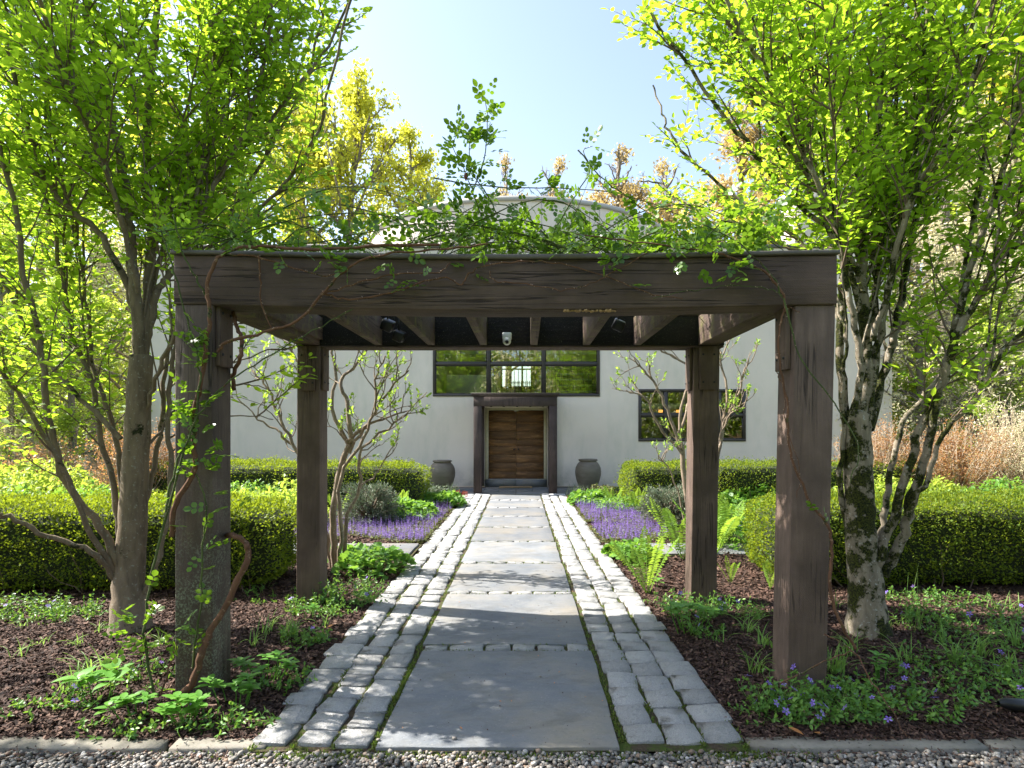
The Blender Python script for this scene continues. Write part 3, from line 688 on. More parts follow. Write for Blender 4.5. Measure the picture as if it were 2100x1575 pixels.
# dark hall behind the door is closed by the floor and walls; stone step below
hadd(MB().box(-1.13, -.27, WY - .02, WY + .3, .08, .288), 'door_step', bluestone); hadd(MB().box(-.265, .59, WY - .02, WY + .3, .08, .288), 'door_step', bluestone)
portal = empty('entrance_portal', (-.266, 15.6, .03), 'brown painted timber portal with flat cornice framing the front door', 'portal')
def ppart(bx, name, mat=trim_brown, bv=.006):
    x0, x1, y0, y1, z0, z1 = bx; o = MB().box(x0 + .266, x1 + .266, y0 - 15.6, y1 - 15.6, z0 - .03, z1 - .03).build(name, mat, portal)
    return bevel(o, bv) if bv else o
ppart((-1.325, -1.12, 15.6, 15.82, .03, 2.26), 'post'); ppart((.595, .80, 15.6, 15.82, .03, 2.26), 'post')
ppart((-1.325, .80, 15.595, 15.825, 2.262, 2.50), 'lintel')
ppart((-1.34, -1.15, 16.88, 17.09, .12, 2.26), 'wall_post'); ppart((.625, .815, 16.88, 17.09, .12, 2.26), 'wall_post')
ppart((-1.32, -1.14, 15.83, 17.09, 2.264, 2.49), 'side_beam'); ppart((.615, .795, 15.83, 17.09, 2.264, 2.49), 'side_beam')
ppart((-1.35, .825, 15.57, 17.08, 2.502, 2.53), 'cornice'); ppart((-1.375, .85, 15.545, 17.085, 2.532, 2.575), 'cornice'); ppart((-1.39, .865, 15.53, 17.088, 2.577, 2.59), 'cornice', flash_brown)
for q in range(5): ppart((-.98 + q * .36, -.93 + q * .36, 15.83, 17.08, 2.30, 2.495), 'rafter', trim_brown, 0)
# stoop
stoop = MB().box(-2.1, 1.7, 15.56, 17.08, -.1, .018).build('stoop', joint_soil); tag(stoop, 'bluestone paved landing before the front door', kind='structure')
def stslab(x0, x1, y0, y1): slab_obj(x0 + .006, x1 - .006, y0 + .006, y1 - .006, .045 + .035 * (y0 - 15.6), stoop, th=.06, jit=.003)
for row in ([(-1.9, -.85), (-.85, .1), (.1, .75), (.75, 1.6)], [(-1.9, -1.3), (-1.3, -.55), (-.55, .45), (.45, 1.6)], [(-1.9, -1.0), (-1.0, -.25), (-.25, .6), (.6, 1.6)]):
    pass
stslab(-1.9, -1.1, 15.56, 16.2); stslab(-1.1, -.25, 15.56, 15.98); stslab(-.25, .6, 15.56, 16.1); stslab(.6, 1.5, 15.56, 16.2)
stslab(-1.1, -.7, 15.98, 16.6); stslab(-.7, -.25, 15.98, 16.6); stslab(-.25, .18, 16.1, 16.6); stslab(.18, .6, 16.1, 16.6)
stslab(-1.9, -1.1, 16.2, 17.07); stslab(-1.1, -.2, 16.6, 17.07); stslab(-.2, .6, 16.6, 17.07); stslab(.6, 1.5, 16.2, 17.07)
mat_ = tag(bevel(MB().box(-.72, .18, 16.62, 16.98, .098, .112).build('doormat', plain('coir', (.32, .22, .12), .95, bumps=.01, var=.3, sc=120)), .003), 'flat tan doormat on the landing before the double door', 'doormat')

# urns
def urn(x, y, h, r, label):
    prof = [(0, .0), (.52, .0), (.60, .03), (.72, .12), (.88, .30), (.98, .48), (1.0, .60), (.96, .72), (.86, .82), (.74, .885), (.66, .91), (.63, .925), (.66, .935), (.72, .945), (.74, .965), (.72, .99), (.66, 1.0), (.58, .99), (.56, .95), (.6, .9), (.0, .88)]
    n = 40; V = []; Fq = []
    for i, (pr, pz) in enumerate(prof):
        for k in range(n): a = 2 * math.pi * k / n; V.append((pr * r * math.cos(a), pr * r * math.sin(a), pz * h))
    for i in range(len(prof) - 1):
        for k in range(n): Fq.append((i * n + k, i * n + (k + 1) % n, (i + 1) * n + (k + 1) % n, (i + 1) * n + k))
    return tag(MB().add(V, Fq).build('clay_urn', clay, None, smooth=True, loc=(x, y, gz(y) - .01)), label, 'urn', 'clay urns beside the door')
urn((907 - CX) / F * 16.3, 16.3, .80, .345, 'large grey brown clay urn against the wall left of the door portal')
urn((1206 - CX) / F * 16.3, 16.3, .83, .345, 'large grey brown clay urn against the wall right of the door portal')

# ------------------------------------------------------------------ pergola
perg = empty('pergola', (-.13, 3.65, 0), 'brown stained timber pergola with four thick posts over the start of the path', 'pergola')
PO = np.array([-.13, 3.65, 0])
def pg(V, Fq, name, mat, bv=.008, sub=False):
    V = np.asarray(V, float); c = V.mean(0); c[2] = min(V[:, 2])
    o = MB().add(V - c, Fq).build(name, mat, perg); o.location = c - PO
    return bevel(o, bv, 2) if bv else o
BF = [(0,3,2,1),(4,5,6,7),(0,1,5,4),(1,2,6,5),(2,3,7,6),(3,0,4,7)]
def post(xb0, xb1, xt0, xt1, y0, y1, z1, mat, label=None):
    V = [(xb0,y0,-.06),(xb1,y0,-.06),(xb1,y1,-.06),(xb0,y1,-.06),(xt0,y0,z1),(xt1,y0,z1),(xt1,y1,z1),(xt0,y1,z1)]
    o = pg(V, BF, 'post', mat)
    if label: o['label'] = label
    return o
def pbox(x0, x1, y0, y1, z0, z1, name, mat, bv=.006):
    V = [(x0,y0,z0),(x1,y0,z0),(x1,y1,z0),(x0,y1,z0),(x0,y0,z1),(x1,y0,z1),(x1,y1,z1),(x0,y1,z1)]; return pg(V, BF, name, mat, bv)
post(-2.085, -1.86, -2.085, -1.86, 3.65, 3.88, 2.318, wood_l, 'front left post speckled with grey green lichen')
post(1.555, 1.79, 1.605, 1.848, 3.66, 3.89, 2.318, wood_z)
post(-2.075, -1.86, -2.065, -1.86, 5.55, 5.77, 2.35, wood_z)
post(1.50, 1.735, 1.53, 1.765, 5.58, 5.80, 2.35, wood_z)
# long beams with a slight sag
def beam(x0, x1, y0, y1, z0, z1, sag, name, mat, n=24):
    V = []
    for i in range(n + 1):
        t = i / n; x = x0 + (x1 - x0) * t; s = -sag * (math.sin(math.pi * t) ** 1.3)
        V += [(x, y0, z0 + s * 1.2), (x, y1, z0 + s * 1.2), (x, y1, z1 + s), (x, y0, z1 + s)]
    Fq = [(i * 4 + k, i * 4 + (k + 1) % 4, i * 4 + 4 + (k + 1) % 4, i * 4 + 4 + k) for i in range(n) for k in range(4)] + [(3, 2, 1, 0), (n * 4, n * 4 + 1, n * 4 + 2, n * 4 + 3)]
    return pg(V, [tuple(reversed(f)) for f in Fq], name, mat, .008)
beam(-2.09, 1.85, 3.645, 3.885, 2.32, 2.612, .028, 'front_beam', wood_x)
beam(-2.10, 1.86, 3.625, 3.90, 2.6145, 2.640, .026, 'top_cap', flash_brown)
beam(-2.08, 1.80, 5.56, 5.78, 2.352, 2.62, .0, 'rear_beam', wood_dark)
pbox(-2.075, 1.795, 5.562, 5.778, 2.335, 2.350, 'rear_beam_face', wood_x, .002)
beam(-2.09, 1.81, 5.55, 5.80, 2.622, 2.645, .0, 'top_cap', flash_brown)
for x0, x1 in ((-2.06, -1.86), (1.56, 1.74)): pbox(x0, x1, 3.888, 5.556, 2.352, 2.615, 'side_beam', wood_y)
for px in (655, 777, 885, 992, 1095, 1202, 1306):
    x = (px - CX) / F * 5.56; pbox(x - .032, x + .032, 3.888, 5.556, 2.352 if px != 655 else 2.40, 2.602, 'rafter', wood_y, .004)
# connector plates with bolts
def plate(x0, x1, y0, y1, z0, z1, bolts, ax):
    o = pbox(x0, x1, y0, y1, z0, z1, 'connector_board', wood_z, .004)
    for u, v in bolts:
        if ax == 'y': p = ((x0 + x1) / 2 + u, y0 + .001, z0 + v); q = (p[0], p[1] - .006, p[2])
        else:
            s = ax; xx = x1 if s > 0 else x0; p = (xx - s * .001, (y0 + y1) / 2 + u, z0 + v); q = (xx + s * .006, p[1], p[2])
        b = MB().add(*tube(np.array([p, q]) - np.array([(x0+x1)/2, (y0+y1)/2, z0]), [.010, .008], 8)).build('bolt', dark_metal, o)
    return o
bl = [(-.05, .07), (.05, .07), (-.05, .32), (.05, .32)]
plate(-2.03, -1.90, 5.522, 5.549, 1.94, 2.345, bl, 'y'); plate(1.575, 1.735, 5.552, 5.579, 1.95, 2.345, bl, 'y')
plate(-1.859, -1.832, 3.68, 3.85, 1.96, 2.318, bl, 1); plate(1.566, 1.596, 3.70, 3.86, 1.94, 2.318, bl, -1)
plate(-1.859, -1.835, 5.58, 5.74, 1.95, 2.35, bl, 1); plate(1.500, 1.524, 5.62, 5.77, 1.95, 2.35, bl, -1)
# rotten strip under the front beam, knot hole
V = []; xs = np.linspace((1160 - CX) / F * 3.64, (1270 - CX) / F * 3.64, 30)
b = MB()
for i in range(len(xs) - 1):
    if rnd.random() < .8: b.add(IV * np.array([.012, .010 + rnd.uniform(0, .022), .003 + rnd.uniform(0, .007)]) * (1 + np.array([[rnd.uniform(-.4, .4)] for _ in IV])) + np.array([xs[i], 3.662 + rnd.uniform(-.004, .016), 2.285]) - PO, IF)
b.build('rotten_edge', rot_wood, perg)
# security camera on the rear beam
cp = W(1040, 697, 5.55)
sc_ = empty('security_camera', (cp[0], 5.555, cp[2]), 'small white dome security camera fixed to the pergola rear beam', 'security camera')
bevel(MB().box(-.042, .042, -.075, -.001, -.005, .058).build('housing', white_plastic, sc_), .012, 3)
V = IV * np.array([.040, .040, .040]); 
_bm = bmesh.new(); bmesh.ops.create_uvsphere(_bm, u_segments=20, v_segments=12, radius=.038); me = bpy.data.meshes.new('ball'); _bm.to_mesh(me); _bm.free(); me.materials.append(white_plastic)
for p in me.polygons: p.use_smooth = True
o = bpy.data.objects.new('ball', me); link(o, sc_); o.location = (0, -.055, -.018)
MB().add(*tube([(0, -.085, -.03), (0, -.098, -.036)], [.017, .015], 14)).build('lens', lens_black, o)
o.children[0].location = (0, .055, .018)
# two dark floodlights between the rafters
for px, py, d, nm in ((795, 668, 5.2, 'higher, nearer'), (818, 690, 5.45, 'lower, deeper'), (1268, 668, 5.3, 'right hand')):
    p = W(px, py, d); fl = empty('floodlight', tuple(p), '%s dark square floodlight hung between pergola rafters' % nm, 'floodlight')
    o = bevel(MB().box(-.05, .05, -.045, .045, -.04, .05).build('housing', dark_metal, fl), .008); o.rotation_euler = (R(20), R(24), 0)
    MB().box(-.006, .006, -.006, .006, .04, 2.6 - p[2]).build('bracket', dark_metal, fl)
# small garden spot at the right edge
gl = empty('garden_spotlight', (G(2085, 1468)[0], G(2085, 1468)[1], .04), 'black garden spotlight lying low in the mulch near the right kerb', 'garden light')
V, Fq = tube([(-.10, 0, .03), (-.07, 0, .03), (-.02, 0, .022), (.10, .01, .01)], [.012, .028, .034, .036], 14); MB().add(V, Fq).build('body', dark_metal, gl, smooth=True)
MB().add(*tube([(.02, 0, .0), (.02, 0, -.06)], [.008, .006], 6)).build('stake', dark_metal, gl)
# ------------------------------------------------------------------ trees
def rv(s=1.0): return rng.normal(0, s, 3)
def walk(p, d, L, n, wob, up):
    P = [np.array(p, float)]; d = unit(np.array(d, float)); st = L / n
    for _ in range(n):
        d = unit(d + rv(wob) + np.array([0, 0, up])); P.append(P[-1] + d * st)
    return np.array(P)
def at(P, t):
    f = t * (len(P) - 1); i = min(int(f), len(P) - 2); u = f - i
    return P[i] * (1 - u) + P[i + 1] * u, unit(P[i + 1] - P[i])
def plen(P): return float(np.linalg.norm(np.diff(P, axis=0), axis=1).sum())
def in_gap(p):
    """the open strip of sky between the two crowns (they are kept apart by pruning)"""
    return False
def leaf_rows(P, L0, spacing, size, out, start=.1, flat=.5, clus=1):
    """alternate leaves along a twig, in roughly level sprays"""
    L = plen(P); n = max(2, int(L / spacing)); side = 1
    for i in range(n + 1):
        t = start + (1 - start) * i / n; p, d = at(P, min(t, .999)); h = np.cross(d, [0, 0, 1.]); h = unit(h + 1e-6)
        for _ in range(clus):
            side = -side; ax = unit(d * .65 + h * side * .85 + rv(.25) + np.array([0, 0, -.12])) if i < n else unit(d + rv(.15))
            nn = unit(np.array([0, 0, 1.]) * 1 + rv(flat)); out.append((p + rv(.004), ax, nn, size * rng.uniform(.6, 1.15)))
def project(p): return (CX + p[0] / p[1] * F, CY - (p[2] - EYE) / p[1] * F)

def near_tree(name, label, cat, base, stems, bark, leafmat_, keep, lowdens, seed, size=.078, n_l1=6.6, l1=(.35, .95), group=None, nleaf=300, moss=None, spread=1.0, extra=()):
    """stems: list of (list of points, r0, r1); grows side branches, twigs and leaves"""
    global rng; rng = np.random.default_rng(seed)
    t = empty(name, base, label, cat, group); t_loc = np.array(base, float)
    leaves = []; tw = MB()
    big = [smooth_line(s_[0], 5) for s_ in stems if s_[3] == 'branch' and s_[1] >= .026]; stems = list(stems)
    for i in range(34):                                   # many slender, nearly straight upright stems
        P = big[rng.integers(0, len(big))]; cand = P[(P[:, 2] > 1.7) & (P[:, 2] < 4.2)]
        if len(cand) < 3: continue
        p = cand[rng.integers(0, len(cand))]; o_ = unit(np.array([p[0] - t_loc[0], p[1] - t_loc[1], 0]) + rv(.5) * np.array([1, 1, 0])); q = [p]
        d = unit(o_ * rng.uniform(.12, .42) + np.array([0, 0, 1.])); L = rng.uniform(2.2, 3.6)
        for j in range(4): d = unit(d + rv(.03)); q.append(q[-1] + d * L / 4)
        q = [v for v in q if keep(v)]
        if len(q) >= 3: stems.append((q, rng.uniform(.008, .014), .0045, 'branch'))
    for k, (pts, r0, r1, nm) in enumerate(stems):
        P = smooth_line(pts, 5, .008 if nm != 'trunk' else .004); m = len(P)
        rr = (r0 + (r1 - r0) * np.linspace(0, 1, m) ** .7) * (1 if nm == 'trunk' else .86)
        if nm == 'trunk': rr = rr * (1 + .45 * np.exp(-np.linspace(0, 9, m))) * (1 + rng.normal(0, .02, m))
        V, Fq = tube(P - t_loc, rr, 14 if nm == 'trunk' else 9); MB().add(V, Fq).build(nm, bark, t, smooth=True)
        L = plen(P)
        if nm == 'trunk': continue
        n1 = int(L * n_l1)
        for i in range(n1):
            u = rng.uniform(.16, 1.0); p, d = at(P, min(u, .999))
            dens = np.interp(p[2], [.8, 1.6, 2.6, 3.2], lowdens)
            if rng.random() > dens: continue
            out = unit(np.array([p[0] - t_loc[0], p[1] - t_loc[1], 0]) + rv(.6)); a = rng.uniform(0, 2 * math.pi)
            dd = unit(d * .75 + np.array([math.cos(a), math.sin(a), .15]) * .6 + out * .35 * spread)
            B = walk(p, dd, rng.uniform(*l1) * (1 - .35 * u), 6, .10, .03)
            if not keep(B[-1]) or not keep(B[3]): continue
            V, Fq = tube(B - t_loc, np.linspace(.0085, .0028, len(B)), 4, False); tw.add(V, Fq)
            LB = plen(B); n2 = int(LB / .085)
            for j in range(n2):
                q, e = at(B, rng.uniform(.15, .99)); a = rng.uniform(0, 2 * math.pi)
                ee = unit(e * .7 + np.array([math.cos(a), math.sin(a), .0]) * .75 + rv(.15)); T = walk(q, ee, rng.uniform(.14, .36), 3, .12, .0)
                if not keep(T[-1]): continue
                V, Fq = tube(T - t_loc, np.linspace(.003, .0012, len(T)), 3, False); tw.add(V, Fq)
                leaf_rows(T, 0, .045, size, leaves)
            leaf_rows(B, 0, .06, size, leaves, .3)
    tw.build('twig', twig_m, t, kind='stuff')
    P = np.array([l[0] for l in leaves]); D = np.array([l[1] for l in leaves]); Nn = np.array([l[2] for l in leaves]); s = np.array([l[3] for l in leaves])
    ok = np.array([keep(p) for p in P]); P, D, Nn, s = P[ok], D[ok], Nn[ok], s[ok]
    px = CX + P[:, 0] / P[:, 1] * F; py = CY - (P[:, 2] - EYE) / P[:, 1] * F
    vis = (px > 0) & (px < 2100) & (py > 0) & (py < 1575); score = np.where(vis, P[:, 1] / s, 1e9); o = np.argsort(score)
    near, rest = o[:nleaf], o[nleaf:]
    lm = MB().add(*fine_leaf()).mesh('leaf', leafmat_, True)
    from mathutils import Matrix
    for i in near:
        ob = bpy.data.objects.new('leaf', lm); link(ob, t); ob.matrix_local = mat_basis(P[i] - t_loc, D[i], Nn[i], s[i])
    MB().add(*scatter(*LEAF4, P[rest] - t_loc, D[rest], Nn[rest], s[rest])).build('foliage', leafmat_, t, kind='stuff')
    print(name, len(leaves), 'leaves')
    return t

# left hornbeam --------------------------------------------------
bl_ = G(266, 1292); dl_ = bl_[1]
def path_px(pts, d0, d1): # points of a stem: picture position and the distance at which that piece of the stem really stands
    n = len(pts); return [W(x, y, d0 + (d1 - d0) * i / max(1, n - 1)) for i, (x, y) in enumerate(pts)]
def up_to(pts, z=7.2, dxy=(0, 0)):
    p = pts[-1]; q = pts[-2]; d = unit(p - q); d = unit(d + np.array([dxy[0], dxy[1], .5])); L = max(.5, (z - p[2]) / max(.3, d[2])); return pts + [p + d * L * .5 + rv(.05), p + d * L + rv(.1)]
LS = [
 ([bl_ + np.array([0, 0, -.06])] + path_px([(266, 1200), (272, 1080), (278, 960), (284, 840), (290, 730)], 4.90, 4.9), .118, .085, 'trunk'),
 (up_to(path_px([(288, 745), (282, 640), (270, 520), (262, 400), (232, 260), (190, 90), (170, -40)], 4.9, 4.7)), .062, .018, 'branch'),
 (up_to(path_px([(290, 740), (306, 600), (312, 480), (300, 330), (312, 120), (330, -60)], 4.9, 5.2)), .060, .018, 'branch'),
 (up_to(path_px([(296, 730), (322, 600), (352, 560), (395, 480), (440, 380), (500, 270), (545, 120), (560, -60)], 4.9, 5.3), dxy=(.1, 0)), .038, .012, 'branch'),
 (up_to(path_px([(250, 1165), (205, 1075), (135, 990), (98, 850), (84, 700), (50, 560), (20, 380), (-30, 200)], 4.85, 4.4)), .040, .012, 'branch'),
 (up_to(path_px([(240, 1190), (190, 1130), (95, 1100), (20, 1060), (-60, 1030)], 4.85, 4.3), 2.6, (-.6, 0)), .030, .010, 'branch'),
 (up_to(path_px([(250, 1110), (232, 1000), (208, 900), (188, 790), (150, 690), (124, 560), (96, 420), (40, 250)], 4.9, 5.2)), .032, .012, 'branch'),
 (up_to(path_px([(252, 1050), (246, 950), (222, 850), (192, 750), (178, 640), (160, 500), (140, 300), (120, 60)], 4.95, 5.5)), .028, .011, 'branch'),
 (up_to(path_px([(296, 1215), (330, 1120), (350, 1000), (344, 880), (352, 760), (372, 620), (400, 420), (430, 200), (450, 0)], 4.9, 5.1)), .030, .012, 'branch'),
 (up_to(path_px([(292, 1050), (318, 960), (330, 850), (350, 700), (380, 600), (470, 440), (540, 330), (620, 180), (660, 40)], 5.0, 5.9), dxy=(.1, .1)), .028, .011, 'branch'),
 (up_to(path_px([(278, 650), (250, 560), (196, 470), (132, 420), (84, 340), (40, 200), (10, 60)], 4.9, 4.4)), .036, .012, 'branch'),
 (up_to(path_px([(240, 1180), (180, 1080), (128, 960), (60, 840), (0, 760), (-60, 650)], 4.85, 4.0)), .028, .010, 'branch'),
 (up_to(path_px([(248, 900), (120, 770), (40, 650), (0, 560), (-60, 430)], 4.9, 4.9)), .024, .010, 'branch'),
 (up_to(path_px([(290, 860), (320, 780), (350, 700), (420, 560), (520, 440), (600, 360), (660, 240)], 4.9, 4.4), 5.2), .022, .009, 'branch'),
 (up_to(path_px([(288, 700), (330, 520), (380, 420), (470, 330), (600, 190), (690, 60)], 4.9, 5.6)), .026, .010, 'branch'),
 (path_px([(296, 930), (350, 850), (430, 775), (515, 730), (600, 712)], 4.9, 5.4), .015, .005, 'branch'),
 (path_px([(340, 860), (420, 800), (500, 790), (570, 800)], 5.0, 5.3), .010, .004, 'branch'),
 (path_px([(345, 900), (430, 860), (500, 850), (560, 860)], 5.0, 4.6), .010, .004, 'branch'),
 (path_px([(330, 760), (420, 690), (500, 660), (600, 650)], 5.0, 5.2), .012, .004, 'branch'),
 (up_to(path_px([(284, 600), (250, 450), (210, 330), (150, 200), (100, 60)], 4.8, 3.9)), .026, .010, 'branch'),
]
def keep_l(p):
    if p[1] < 2.9 or p[1] > 7.6 or (p[1] > 6.0 and p[2] < 4.4 and p[0] > -3.6): return False
    x, y = project(p); lim = np.interp(y, [-200, 60, 130, 200, 260, 420, 520, 640], [735, 745, 735, 660, 690, 720, 700, 650])
    return x < lim + 12 * math.sin(y * .07) and not (y > 520 and x > 350 and p[1] < 3.75)
near_tree('hornbeam_tree', 'grey barked multi-stemmed hornbeam with dark knots in fresh leaf left of the pergola', 'tree', tuple(bl_), LS, bark_l, horn_leaf, keep_l, [.05, .28, .65, 1.0], 11, n_l1=5.4)

# right hornbeam -------------------------------------------------
br_ = G(1778, 1300); 
RS = [
 ([br_ + np.array([0, 0, -.06])] + path_px([(1778, 1215), (1768, 1130), (1762, 1030), (1758, 920), (1756, 850)], 4.75, 4.75), .128, .100, 'trunk'),
 (up_to(path_px([(1760, 870), (1775, 760), (1772, 650), (1764, 560), (1772, 440), (1800, 250), (1810, 60), (1815, -60)], 4.75, 5.0)), .070, .020, 'branch'),
 (up_to(path_px([(1742, 890), (1728, 800), (1722, 700), (1728, 560), (1716, 430), (1665, 420), (1655, 260), (1620, 80), (1600, -60)], 4.75, 5.0)), .045, .014, 'branch'),
 (up_to(path_px([(1745, 870), (1765, 760), (1742, 620), (1728, 520), (1700, 430), (1640, 330), (1560, 200), (1500, 60), (1470, -60)], 4.7, 4.6)), .034, .012, 'branch'),
 (up_to(path_px([(1778, 860), (1792, 760), (1812, 640), (1830, 560), (1850, 440), (1880, 260), (1900, 40)], 4.75, 4.9)), .042, .014, 'branch'),
 (up_to(path_px([(1782, 880), (1810, 780), (1838, 660), (1856, 560), (1890, 380), (1920, 160), (1940, -40)], 4.75, 5.3)), .046, .014, 'branch'),
 (up_to(path_px([(1795, 1165), (1822, 1090), (1850, 1000), (1880, 900), (1920, 800), (1955, 700), (1970, 620), (2030, 440), (2080, 250), (2110, 60)], 4.7, 4.4)), .046, .016, 'branch'),
 (up_to(path_px([(1812, 1180), (1850, 1110), (1870, 1020), (1900, 930), (1930, 800), (1965, 690), (2010, 600), (2060, 520), (2130, 430)], 4.75, 4.3)), .050, .016, 'branch'),
 (up_to(path_px([(1800, 1130), (1815, 1040), (1826, 960), (1846, 880), (1890, 820), (1940, 740), (1975, 560), (2010, 380), (2040, 160)], 4.8, 5.2)), .034, .012, 'branch'),
 (up_to(path_px([(1860, 1060), (1900, 980), (1940, 880), (2000, 820), (2060, 720), (2130, 640)], 4.6, 4.2), 5.5, (.3, 0)), .026, .010, 'branch'),
 (up_to(path_px([(1744, 1100), (1722, 1000), (1732, 900), (1726, 780)], 4.8, 4.7), 2.6), .030, .012, 'branch'),
 (up_to(path_px([(1790, 700), (1830, 560), (1860, 420), (1950, 280), (2010, 120), (2050, -60)], 4.7, 4.0)), .028, .011, 'branch'),
 (up_to(path_px([(1765, 640), (1720, 500), (1640, 420), (1560, 330), (1480, 230), (1400, 120), (1330, 20)], 4.75, 4.9), 5.6), .028, .010, 'branch'),
 (up_to(path_px([(1760, 560), (1700, 440), (1640, 280), (1560, 130), (1480, -20)], 4.7, 4.0)), .026, .010, 'branch'),
 (up_to(path_px([(1730, 700), (1690, 560), (1600, 460), (1500, 400), (1420, 330), (1370, 270)], 4.9, 5.8), 4.6), .024, .009, 'branch'),
 (up_to(path_px([(1735, 660), (1660, 540), (1540, 470), (1450, 440), (1380, 400)], 5.0, 6.2), 3.9, (-.2, 0)), .022, .008, 'branch'),
 (up_to(path_px([(1768, 600), (1770, 440), (1740, 280), (1700, 120), (1690, -40)], 4.8, 5.5)), .034, .012, 'branch'),
 (up_to(path_px([(1775, 760), (1800, 560), (1830, 380), (1840, 200), (1850, 20)], 4.9, 5.6)), .034, .012, 'branch'),
]
def keep_r(p):
    if p[1] < 2.9 or p[1] > 7.6: return False
    x, y = project(p); lim = np.interp(y, [-200, 0, 90, 150, 190, 235, 300, 400, 470, 520, 640], [1225, 1228, 1235, 1290, 1330, 1350, 1310, 1330, 1345, 1500, 1725])
    return x > lim + 12 * math.sin(y * .06) and not (y > 500 and x < 1740 and p[1] < 3.9)
near_tree('hornbeam_tree', 'mossy multi-stemmed hornbeam glowing lime in the sun right of the pergola', 'tree', tuple(br_), RS, bark_r, horn_leaf, keep_r, [.04, .18, .6, 1.0], 23, n_l1=4.6)

# lilacs -----------------------------------------------------------
def lilac(base, sticks, label, seed, nsp):
    global rng; rng = np.random.default_rng(seed)
    t = empty('lilac_tree', base, label, 'small tree'); b0 = np.array(base); tw = MB(); leaves = []
    for pts, r0, r1 in sticks:
        P = smooth_line(pts, 4, .012); V, Fq = tube(P - b0, np.linspace(r0, r1, len(P)), 8); MB().add(V, Fq).build('branch', lilac_bark, t, smooth=True)
        for i in range(int(plen(P) * nsp)):
            u = rng.uniform(.42, 1); p, d = at(P, min(u, .999)); 
            if p[2] < 1.1: continue
            B = walk(p, unit(d + rv(.5) + np.array([0, 0, .3])), rng.uniform(.2, .55), 5, .25, .12)
            V, Fq = tube(B - b0, np.linspace(.0085, .004, len(B)), 5); tw.add(V, Fq)
            for j in range(3):
                q, e = at(B, rng.uniform(.35, .99)); T = walk(q, unit(e + rv(.6) + np.array([0, 0, .35])), rng.uniform(.08, .22), 3, .25, .2); V, Fq = tube(T - b0, np.linspace(.0042, .0026, len(T)), 4); tw.add(V, Fq)
                for v in (.55, .8, 1.0):
                    pp, dd = at(T, min(v, .999)); h = unit(np.cross(dd, rv(1)))
                    for sg in (-1, 1): leaves.append((pp, unit(dd * .9 + h * sg * .7), unit(-h * sg + dd * .6), rng.uniform(.035, .065)))
    tw.build('twig', lilac_bark, t, smooth=True, kind='stuff')
    P, D, Nn, s = [np.array([l[i] for l in leaves]) for i in range(4)]
    lm = MB().add(*fine_leaf(.26, .07, .15, 4)).mesh('leaf', lilac_leaf, True); o = rng.permutation(len(P))
    for i in o[:220]: ob = bpy.data.objects.new('leaf', lm); link(ob, t); ob.matrix_local = mat_basis(P[i] - b0, D[i], Nn[i], s[i])
    MB().add(*scatter(*LEAF4, P[o[220:]] - b0, D[o[220:]], Nn[o[220:]], s[o[220:]])).build('foliage', lilac_leaf, t, kind='stuff')
p0 = G(688, 1168)
def lp(pts, d0, d1): return path_px(pts, d0, d1)
lilac(tuple(p0), [
 ([p0] + lp([(684, 1100), (690, 1000), (712, 920), (722, 900)], 7.0, 7.0), .040, .032),
 (lp([(722, 905), (712, 830), (700, 780), (745, 730), (760, 660)], 7.0, 7.1), .028, .010),
 (lp([(720, 900), (760, 860), (800, 800), (838, 760)], 7.0, 6.8), .022, .008),
 (lp([(716, 930), (748, 880), (782, 860), (830, 845)], 7.0, 6.9), .022, .008),
 (lp([(716, 915), (680, 840), (690, 760), (680, 690), (700, 640)], 7.0, 7.3), .024, .009),
 ([p0 + np.array([.06, .03, 0])] + lp([(710, 1080), (735, 1000), (735, 930), (780, 890), (835, 850)], 7.0, 6.9), .024, .010),
 ([p0 + np.array([-.06, .05, 0])] + lp([(668, 1090), (650, 990), (600, 910), (570, 850), (550, 800), (520, 760)], 7.1, 7.3), .030, .009),
 (lp([(600, 912), (566, 880), (530, 860), (500, 830)], 7.2, 7.2), .016, .007),
 (lp([(655, 1000), (640, 900), (640, 800), (600, 720), (590, 660)], 7.1, 7.4), .022, .009),
 ([p0 + np.array([.03, -.05, 0])] + lp([(700, 1090), (700, 980), (745, 900), (770, 830), (770, 780), (790, 730)], 6.9, 6.7), .026, .009),
 (lp([(735, 1000), (770, 970), (795, 930)], 7.0, 7.0), .012, .006),
], 'bare stemmed lilac with bright sprouting leaves beside the left rear pergola post', 31, 4.4)
p0 = np.array([(1420 - CX) / F * 9.0, 9.0, 0])
lilac(tuple(p0), [
 ([p0] + lp([(1412, 1060), (1404, 980), (1392, 900)], 9.0, 8.9), .045, .034),
 (lp([(1396, 920), (1370, 840), (1345, 790), (1320, 760), (1300, 735)], 8.9, 8.7), .026, .009),
 (lp([(1398, 930), (1350, 870), (1320, 815), (1284, 800)], 8.9, 8.6), .022, .008),
 (lp([(1392, 900), (1400, 820), (1420, 760), (1360, 720), (1330, 690)], 8.9, 8.8), .024, .009),
 (lp([(1392, 905), (1410, 830), (1440, 760), (1420, 690)], 8.9, 9.2), .024, .009),
 ([p0 + np.array([.08, .1, 0])] + lp([(1445, 1080), (1470, 960), (1480, 880), (1505, 830), (1520, 780), (1535, 735)], 9.0, 8.8), .032, .009),
 (lp([(1482, 880), (1500, 850), (1530, 835)], 8.9, 8.7), .016, .007),
 (lp([(1476, 920), (1490, 800), (1480, 740), (1500, 690)], 8.9, 9.0), .022, .008),
 ([p0 + np.array([-.06, 0, 0])] + lp([(1392, 1020), (1372, 960), (1350, 935)], 9.0, 8.8), .014, .007),
], 'bare stemmed lilac with bright sprouting leaves behind the right rear pergola post', 32, 4.0)

